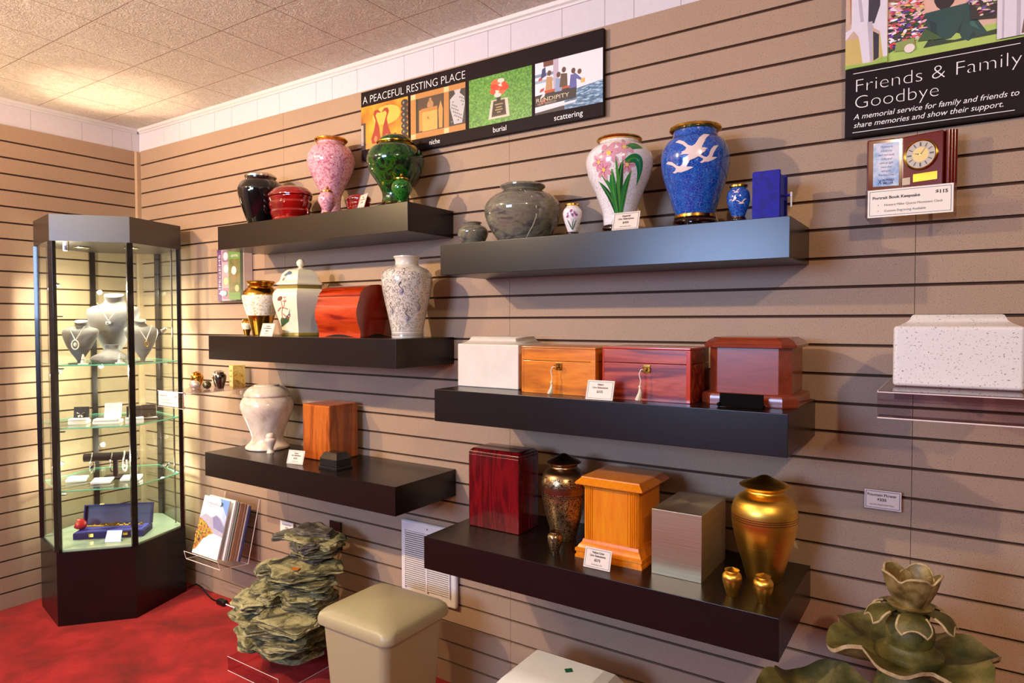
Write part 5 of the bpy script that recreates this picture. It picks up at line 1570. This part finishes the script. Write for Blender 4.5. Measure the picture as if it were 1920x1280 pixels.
b = B(); b.box((-.062, -.045, 0), (.050, .030, .014), WHT, .002); b.box((-.058, -.05, .0145), (.045, .0, .024), WHT, .002); b.build('box', t)
b = B(); b.box((-.028, 0, 0), (.044, .012, .072), WHT, .003, M=T((0, .004, .022)) @ R_(-.30, 'X')); b.build('raised_lid', t)
jewel_box(.500, -.300, 'white jewellery box with dark card just behind the front post on the middle glass shelf', RZC+.25, pend=-.01)
t = thing('jewellery_box', 'dark open jewellery box at the right of the middle glass shelf', 'jewellery box', (.470, -.215, SZ), RZC+.35, 'open jewellery boxes')
DKB = flat('#3A2A26', .6)
b = B(); b.box((-.03, -.04, 0), (.034, .012, .012), DKB, .002); b.box((-.03, 0, 0), (.034, .008, .062), DKB, .001, M=T((0, .008, .010)) @ R_(-.15, 'X')); b.build('box', t)
b = B(); b.prism([(-.012, 0), (.012, 0), (0, .003)], 0, .018, M_silver, M=T((0, -.006, .013)), top=[(-.002, 0), (.002, 0), (0, .001)]); b.build('pendant', t)

# ---- bracelets
SZ = .6105
t = thing('bracelet_stand', 'dark velvet T-bar bracelet stand on the lower glass shelf', 'bracelet stand', (.330, -.330, SZ), RZC)
DV = flat('#241512', .85)
b = B(); b.box((-.035, -.05, 0), (.09, .05, .008), DV, .002); b.build('foot', t)
b = B(); b.box((.010, -.008, .008), (.030, .008, .090), DV, .002); b.build('post', t)
b = B(); b.tube([(-.115, 0, .105), (.115, 0, .105)], .020, DV, 24); b.build('bar', t, 40)
for xx, mt, lab, kk in ((-.080, M_silver, 'silver and blue charm bracelet, leftmost on the dark bracelet bar', 0), (.006, M_chrome, 'thin plain silver bracelet in the middle of the dark bracelet bar', 1), (.060, M_ivory, 'white beaded bracelet, right one on the dark bracelet bar', 2)):
    wv = RZC
    px, py = .330+xx*math.cos(wv), -.330+xx*math.sin(wv)
    t = thing('bracelet', lab, 'bracelet', (px, py, SZ), wv, 'bracelets on the dark bar')
    b = B()
    loop = [(0+.004*math.sin(a*2), -.024*math.cos(a), .092+(.034 if math.sin(a) > 0 else .062)*math.sin(a)) for a in [2*PI*k/28 for k in range(28)]]
    b.tube(loop, .0022 if kk != 1 else .0028, mt, 6, closed=True)
    if kk != 1:
        for q in range(0, 28, 1):
            b.ball(loop[q], .0042, mt, 8)
    b.build('chain', t)
    if kk != 1:
        b = B()
        b.ball((0, -.016, .060), .008, flat('#18306A', .2, 0, .5) if kk == 0 else M_ivory, 10); b.ball((.003, -.010, .036), .006, mt, 10); b.ball((-.004, .006, .030), .006, mt, 10)
        b.build('charms', t)
for i_, (px, py, rr_) in enumerate(((.262, -.452, .05), (.398, -.402, 0), (.452, -.295, 0))):
    t = thing('jewellery_pad', ('white jewellery pad at the left front of the lower glass shelf', 'white jewellery pad at the front centre of the lower glass shelf', 'white jewellery pad behind the front post on the lower glass shelf')[i_], 'jewellery pad', (px, py, SZ), RZC+rr_, 'white jewellery pads')
    b = B(); b.box((-.042, -.034, 0), (.042, .034, .010), WHT, .002, M=T((0, 0, .001)) @ R_(.12, 'X') @ T((0, 0, .004))); b.build('pad', t)

# ---- rose case at the bottom
SZ = PB+.0085
t = thing('rose_gift_case', 'open navy blue velvet gift case lying on the cabinet floor', 'gift case', (.375, -.345, SZ), RZC-.10)
CW = .310
b = B()
b.box((-CW/2, -.062, 0), (CW/2, .062, .030), M_navy, .003); b.build('tray', t)
b = B(); b.box((-CW/2+.008, -.054, .0302), (CW/2-.008, .054, .033), flat('#4A4AA8', .5), .001); b.build('satin_lining', t)
b = B(); MLd = T((0, .062, .030)) @ R_(-.25, 'X')
b.box((-CW/2, 0, 0), (CW/2, .006, .100), M_navy, .002, M=MLd); b.box((-CW/2, -.022, 0), (-CW/2+.006, 0, .100), M_navy, .001, M=MLd); b.box((CW/2-.006, -.022, 0), (CW/2, 0, .100), M_navy, .001, M=MLd); b.box((-CW/2, -.022, .094), (CW/2, 0, .100), M_navy, .001, M=MLd)
b.box((-CW/2+.006, -.003, 0), (CW/2-.006, .0005, .094), flat('#3A2E52', .45), M=MLd)
b.build('lid', t)
b = B()
for sx in (-.075, .075):
    b.box((sx-.011, -.0645, .010), (sx+.011, -.061, .026), M_gold, .001); b.box((sx-.011, -.023, .098), (sx+.011, -.010, .103), M_gold, .001, M=MLd)
b.build('clasps', t)
t = thing('gold_rose', 'gold-stemmed rose with red bloom lying across the navy velvet case', 'rose', (.375, -.345, SZ+.034), RZC-.10)
b = B(); b.tube([(-.115, -.016, .016), (-.04, -.010, .012), (.04, -.008, .012), (.135, -.002, .010)], .0042, M_goldb, 8)
for q in range(9):
    b.ball((-.08+.026*q, -.011+.003*(q % 2), .016), .0055, M_goldb, 8)
b.build('stem', t)
b = B()
for px, a in ((-.035, .5), (-.005, -.6), (.010, .9), (-.022, -.9)):
    b.prism(ell(0, 0, .022, .012, 0, 10), 0, .0012, M_goldb, M=T((px, -.010+.014*math.sin(a), .018)) @ R_(a, 'Z') @ R_(.2, 'X'))
b.build('leaf', t)
b = B()
RB = flat('#A8141A', .35)
Mr = T((-.112, -.016, .018)) @ R_(-PI/2+.25, 'Y') @ Matrix.Scale(1.35, 4)
b.rings([[(r_*math.cos(a)*(1+.12*math.sin(3*a+ph)), r_*math.sin(a)*(1+.12*math.sin(3*a+ph)), z_) for a in [2*PI*k/20 for k in range(20)]] for r_, z_, ph in ((.004, 0, 0), (.013, .006, .3), (.018, .016, .6), (.019, .026, .9), (.016, .034, 1.4), (.010, .036, 2.0), (.006, .030, 2.4))], RB, Mr)
b.build('bloom', t)
price_card('price card leaning in front of the navy velvet case inside the cabinet', .4905, -.405, SZ, math.radians(38), [('Rose Keepsake', .008, .70, .048), ('$35', .009, .42, .014)], w=.066, h=.050, tilt=.35, group='price cards on the shelves')

# ================================================================ ACRYLIC KEEPSAKE SHELF
KZ = 1.0715
t = thing('acrylic_shelf', 'clear acrylic wall shelf with miniature urns just right of the glass cabinet', 'shelf', (.835, 0, KZ))
b = B(); b.box((0, -.362, -.0035), (.262, -.0005, 0), M_acryl2, .0005)
b.box((0, -.366, -.070), (.262, -.3635, .0), M_acryl, .0005)
b.box((0, -.003, -.050), (.262, -.0005, .0), M_acryl)
b.build('sheet', t, 0)
b = B(); b.tube([(0, -.3665, -.0005), (.262, -.3665, -.0005)], .0012, M_acredge, 6); b.tube([(.0, -.3665, -.070), (.262, -.3665, -.070)], .0012, M_acredge, 6); b.tube([(.262, -.366, -.001), (.262, -.002, -.001)], .001, M_acredge, 6); b.build('polished_edge', t)
t = thing('shelf_card', 'wide printed card with a price on the front of the acrylic keepsake shelf', 'price card', (.945, -.3680, KZ-.064))
b = B(); b.box((-.100, -.001, 0), (.055, 0, .062), M_paper)
b.text('Keepsake Urns', .010, flat('#7A5A58', .6), T((-.092, -.0016, .042)), 'LEFT', width=.062)
b.text('$30', .010, flat('#7A3A3A', .6), T((.028, -.0016, .040)), 'LEFT', width=.018)
b.text('Brass, Pewter and Marble', .007, flat('#8A6A68', .6), T((-.082, -.0016, .026)), 'LEFT', width=.075)
b.text('Custom Engraving Available', .007, flat('#8A6A68', .6), T((-.082, -.0016, .012)), 'LEFT', width=.085)
b.build('card', t, 0)
t = thing('wire_hook', 'thin purple wire hook hanging on the front of the acrylic keepsake shelf', 'hook', (1.052, -.3690, KZ))
b = B(); b.tube([(-.010, .0, -.070), (-.012, 0, -.005), (-.008, 0, .003), (0, 0, .002), (.004, 0, -.010)], .0014, flat('#7A2A5A', .4), 6); b.tube([(-.004, 0, -.068), (-.003, 0, -.055)], .0012, flat('#7A2A5A', .4), 6); b.build('wire', t)
classic_urn('gold_keepsake_urn', 'miniature gold urn at the left of the acrylic keepsake shelf', .873, -.205, KZ, .0275, .076, M_gold, M_gold, 'miniature metal urns', 'keepsake urn', bands=(.6,))
classic_urn('silver_keepsake_urn', 'miniature silver and bronze urn behind the egg-shaped keepsakes on the acrylic shelf', .915, -.130, KZ, .0255, .078, flat('#B09A88', .2, 1), M_silver, 'miniature metal urns', 'keepsake urn', bands=(.6,))
classic_urn('pewter_keepsake_urn', 'miniature dark pewter urn standing in front of the printed gift box', 1.000, -.170, KZ, .0255, .084, flat('#6E665C', .2, 1), M_silver, 'miniature metal urns', 'keepsake urn', bands=(.6,))
t = thing('egg_keepsake', 'pale silver egg-shaped keepsake lying at the front of the acrylic shelf', 'keepsake', (.928, -.250, KZ))
b = B(); b.ball((0, 0, .0200), .0200, flat('#D8CDBE', .25, .6), 24, sx=1.35, M=R_(.3, 'Z')); b.build('egg', t)
t = thing('egg_keepsake', 'dark bronze egg-shaped keepsake beside the pale silver egg', 'keepsake', (.966, -.215, KZ))
b = B(); b.ball((0, 0, .0185), .0185, flat('#6A6048', .25, .8), 24, sx=1.1); b.build('egg', t)
t = thing('gift_box', 'small gold printed gift box with handwriting-like lettering at the back of the acrylic shelf', 'gift box', (.955, -.055, KZ), math.radians(-18))
GB = mottle('gold_print_paper', 90, [(.4, '#B8902E'), (.5, '#E4CC7E'), (.6, '#C8A848')], .4, 0)
b = B(); b.box((-.030, -.028, 0), (.030, .028, .096), GB, .001); b.box((-.030, -.028, .096), (.030, .028, .098), flat('#C8A848', .4)); b.build('box', t)
b = B(); b.text('Live', .024, flat('#5A4A1E', .5), T((-.002, -.0288, .068)), width=.040, shear=.3); b.text('Laugh', .016, flat('#5A4A1E', .5), T((-.002, -.0288, .044)), width=.040, shear=.3); b.text('Love', .014, flat('#5A4A1E', .5), T((-.002, -.0288, .020)), width=.036, shear=.3); b.build('lettering', t, 0)

# ================================================================ BROCHURE HOLDER
t = thing('brochure_holder', 'clear acrylic wall rack full of brochures right of the glass cabinet', 'brochure rack', (0, 0, 0))
b = B()
xl, xr_ = .770, 1.040
b.box((xl, -.003, .245), (xr_, -.0005, .535), M_acryl)
b.face([(xl, -.070, .247), (xr_, -.070, .247), (xr_, -.004, .534), (xl, -.004, .534)], M_acryl)
b.face([(xl, -.070, .247), (xr_, -.070, .247), (xr_, -.212, .262), (xl, -.212, .262)], M_acryl)
b.face([(xl, -.212, .262), (xr_, -.212, .262), (xr_, -.222, .300), (xl, -.222, .300)], M_acryl)
for xx in (xl, xr_):
    b.face([(xx, -.070, .247), (xx, -.212, .262), (xx, -.222, .300), (xx, -.120, .325), (xx, -.05, .40), (xx, -.004, .534)], M_acryl)
b.build('rack', t, 0)
b = B()
for xx in (xl, xr_):
    b.tube([(xx, -.004, .535), (xx, -.070, .247), (xx, -.212, .262), (xx, -.222, .300)], .0018, M_acredge, 6)
b.tube([(xl, -.212, .262), (xr_, -.212, .262)], .0020, M_acredge, 6); b.tube([(xl, -.222, .300), (xr_, -.222, .300)], .0016, M_acredge, 6); b.tube([(xl, -.070, .247), (xr_, -.070, .247)], .0016, M_acredge, 6)
b.build('polished_edge', t)
def brochure(x0, w, yb, zb, h, lean, colr, label, thick=.006, cover=False):
    t = thing('brochure', label, 'brochure', (x0, yb, zb), 0, 'brochures in the clear rack')
    Mb = R_(-lean, 'X')
    b = B(); b.box((0, 0, 0), (w, thick, h), colr, .0006, M=Mb); b.build('pages', t, 0)
    if cover:
        y0 = -.0006
        b = B(); L_ = [0]
        def pg(pts, mt):
            L_[0] += 1
            b.face([(px*w, y0-.00005*L_[0], pz*h) for px, pz in pts], mt, Mb)
        x = N('cover_sky'); sep = x.n('ShaderNodeSeparateXYZ'); x.l(x.co(), sep.inputs[0]); 
        SKY = x.set(x.ramp(x.noise(x.co((2, 1, 1)), 6, 3), [(.35, '#F2EEF4'), (.52, '#E4E4F2'), (.68, '#9CB8E4')]), .35)
        pg([(0, 0), (1, 0), (1, 1), (0, 1)], flat('#F4F0F0', .35))
        pg([(0, .55), (1, .55), (1, 1), (0, 1)], SKY)
        pg([(.62, 1), (1, .72), (1, 1)], flat('#7AA0E0', .35))
        pg([(0, .62), (.2, .70), (.45, .66), (.62, .72), (.80, .68), (1, .58), (1, .38), (0, .45)], flat('#B4B0C4', .35))
        pg([(.5, .66), (.62, .71), (.78, .66), (1, .55), (1, .45), (.6, .5)], flat('#8C8AB0', .35))
        FLD = mottle('flower_field_print', 70, [(.38, '#5A3A5A'), (.46, '#B8702A'), (.54, '#E0B04A'), (.62, '#6E7A30')], .4, 0)
        pg([(0, .60), (.08, .61), (.15, .58), (.27, .56), (.4, .50), (.52, .47), (.64, .40), (.5, .37), (.42, .32), (.3, .28), (.2, .17), (.12, .10), (0, .05)], FLD)
        rb = random.Random(2)
        for q in range(90):
            cx = rb.uniform(0, .5); cz = rb.uniform(.08, .58)
            if cz > .58-.35*cx or cz < .1+.7*cx:
                continue
            pg(ell(cx, cz, .022, .014, rb.random()*3, 7), flat(['#E8B83A', '#D88A3A', '#6A4A7A', '#4A6A2A', '#F0D060', '#B85A2A'][q % 6], .35))
        b.text('crescent', .022, flat('#7A8AA0', .4), Mb @ T((w*.46, y0-.008, h*.875)), width=w*.50, spacing=1.1)
        b.text('MEMORIAL', .009, flat('#9AA4B4', .4), Mb @ T((w*.46, y0-.008, h*.835)), width=w*.40)
        b.lathe([(.001, 0), (.010, .0001)], flat('#1E3A5A', .4), 20, M=Mb @ T((w*.74, y0-.0075, h*.915)) @ R_(PI/2, 'X'))
        b.lathe([(.001, 0), (.0092, .0001)], SKY, 20, M=Mb @ T((w*.722, y0-.0085, h*.918)) @ R_(PI/2, 'X'))
        b.build('printed_cover', t, 0)
WP = flat('#F2ECE8', .4)
brochure(.795, .200, -.198, .292, .265, .27, WP, 'front brochure in the clear rack with a mountain and flower-field cover', .006, True)
brochure(.782, .190, -.188, .288, .215, .27, WP, 'plain white brochure peeking out left behind the mountain-cover brochure', .004)
for i_, (cc, lb, w_) in enumerate((('#EDE8E4', 'white brochure directly behind the mountain-cover brochure', .205), ('#7E8078', 'grey-edged brochure in the middle of the clear rack', .212), ('#B08468', 'tan brochure, thickest of the stack in the clear rack', .216), ('#A87A60', 'brown brochure behind the thick tan one in the clear rack', .220), ('#D8CCC4', 'pale brochure second from the back of the clear rack', .223), ('#3A3A7A', 'dark blue brochure at the very back of the clear rack', .226))):
    th_ = (.012, .006, .020, .010, .006, .008)[i_]
    off = (0, .014, .022, .044, .056, .064)[i_]
    brochure(.800, w_, -.172+off, .285-.004*i_, .268-.003*i_, .25, flat(cc, .4), lb, th_)

# ================================================================ LICENCE-PLATE STYLE SAMPLE BOARD BEHIND THE SHELVES
t = thing('sample_holder', 'clear wall holder with purple and green printed panels showing below the top left shelf', 'display holder', (.745, -.004, 1.470))
b = B(); b.box((0, -.004, 0), (.262, 0, .262), M_acryl); b.box((0, -.044, 0), (.262, -.041, .255), M_acryl); b.box((0, -.044, 0), (.262, 0, .003), M_acryl); b.box((.259, -.044, 0), (.262, 0, .26), M_acryl); b.build('holder', t, 0)
b = B(); b.box((.262, -.045, 0), (.2645, .0, .262), M_acredge); b.build('polished_edge', t, 0)
t = thing('purple_leaflet', 'purple-edged leaflet with picture tiles in the wall holder behind the brass urn', 'leaflet', (.748, -.012, 1.475))
b = B(); b.box((0, -.003, 0), (.035, 0, .25), flat('#6A3A7E', .4)); b.box((.035, -.003, 0), (.15, 0, .25), flat('#C8AFC0', .4))
b.text('LIFEGEMS', .024, WHT, T((.028, -.0036, .03)) @ R_(-PI/2, 'Y') , 'LEFT', width=.19)
for q, cc in enumerate(('#B07A98', '#D8A8A0', '#C8B0B8', '#9A7890')):
    b.box((.042, -.0036, .008+.06*q), (.098, -.003, .062+.06*q), flat(cc, .4))
b.lathe([(.001, 0), (.018, .0003)], flat('#EADCA0', .4), 16, M=T((.070, -.0038, .095)) @ R_(PI/2, 'X')); b.lathe([(.001, 0), (.014, .0003)], flat('#4E7A5A', .4), 16, M=T((.070, -.0038, .035)) @ R_(PI/2, 'X'))
b.lathe([(.001, 0), (.020, .0003)], flat('#F0E8F0', .4), 16, M=T((.072, -.0038, .155)) @ R_(PI/2, 'X')); b.lathe([(.001, 0), (.020, .0003)], flat('#E0D8E4', .4), 16, M=T((.070, -.0038, .215)) @ R_(PI/2, 'X'))
b.build('leaflet', t, 0)
t = thing('green_leaflet', 'green leaflet with a dark field photo in the wall holder behind the brass urn', 'leaflet', (.853, -.022, 1.478))
b = B(); b.box((0, -.003, 0), (.098, 0, .245), flat('#6E9A4A', .4)); b.box((.008, -.0036, .035), (.090, -.003, .195), mottle('field_print', 25, [(.35, '#5E6A2E'), (.5, '#7E7A3E'), (.65, '#9A7A4E')], .4, 0))
b.text('urns', .022, WHT, T((.050, -.0040, .205)), width=.05); b.lathe([(.001, 0), (.016, .0003)], flat('#D8C48A', .4), 16, M=T((.068, -.004, .055)) @ R_(PI/2, 'X')); b.prism([(.02, 0), (.065, 0), (.05, .0003), (.03, .0003)], 0, .001, WHT, M=T((0, -.0042, .13)))
b.lathe([(.001, 0), (.020, .0003)], flat('#F4E8E4', .4), 16, M=T((.045, -.0040, .140)) @ R_(PI/2, 'X'))
b.build('leaflet', t, 0)
t = thing('dark_leaflets', 'dark green and brown leaflet stack, rightmost in the wall holder behind the brass urn', 'leaflet', (.952, -.022, 1.480))
b = B(); b.box((.004, -.010, 0), (.022, 0, .245), flat('#2E3A2A', .4)); b.box((.022, -.010, 0), (.046, 0, .245), flat('#4A3A2A', .4)); b.build('leaflet', t, 0)
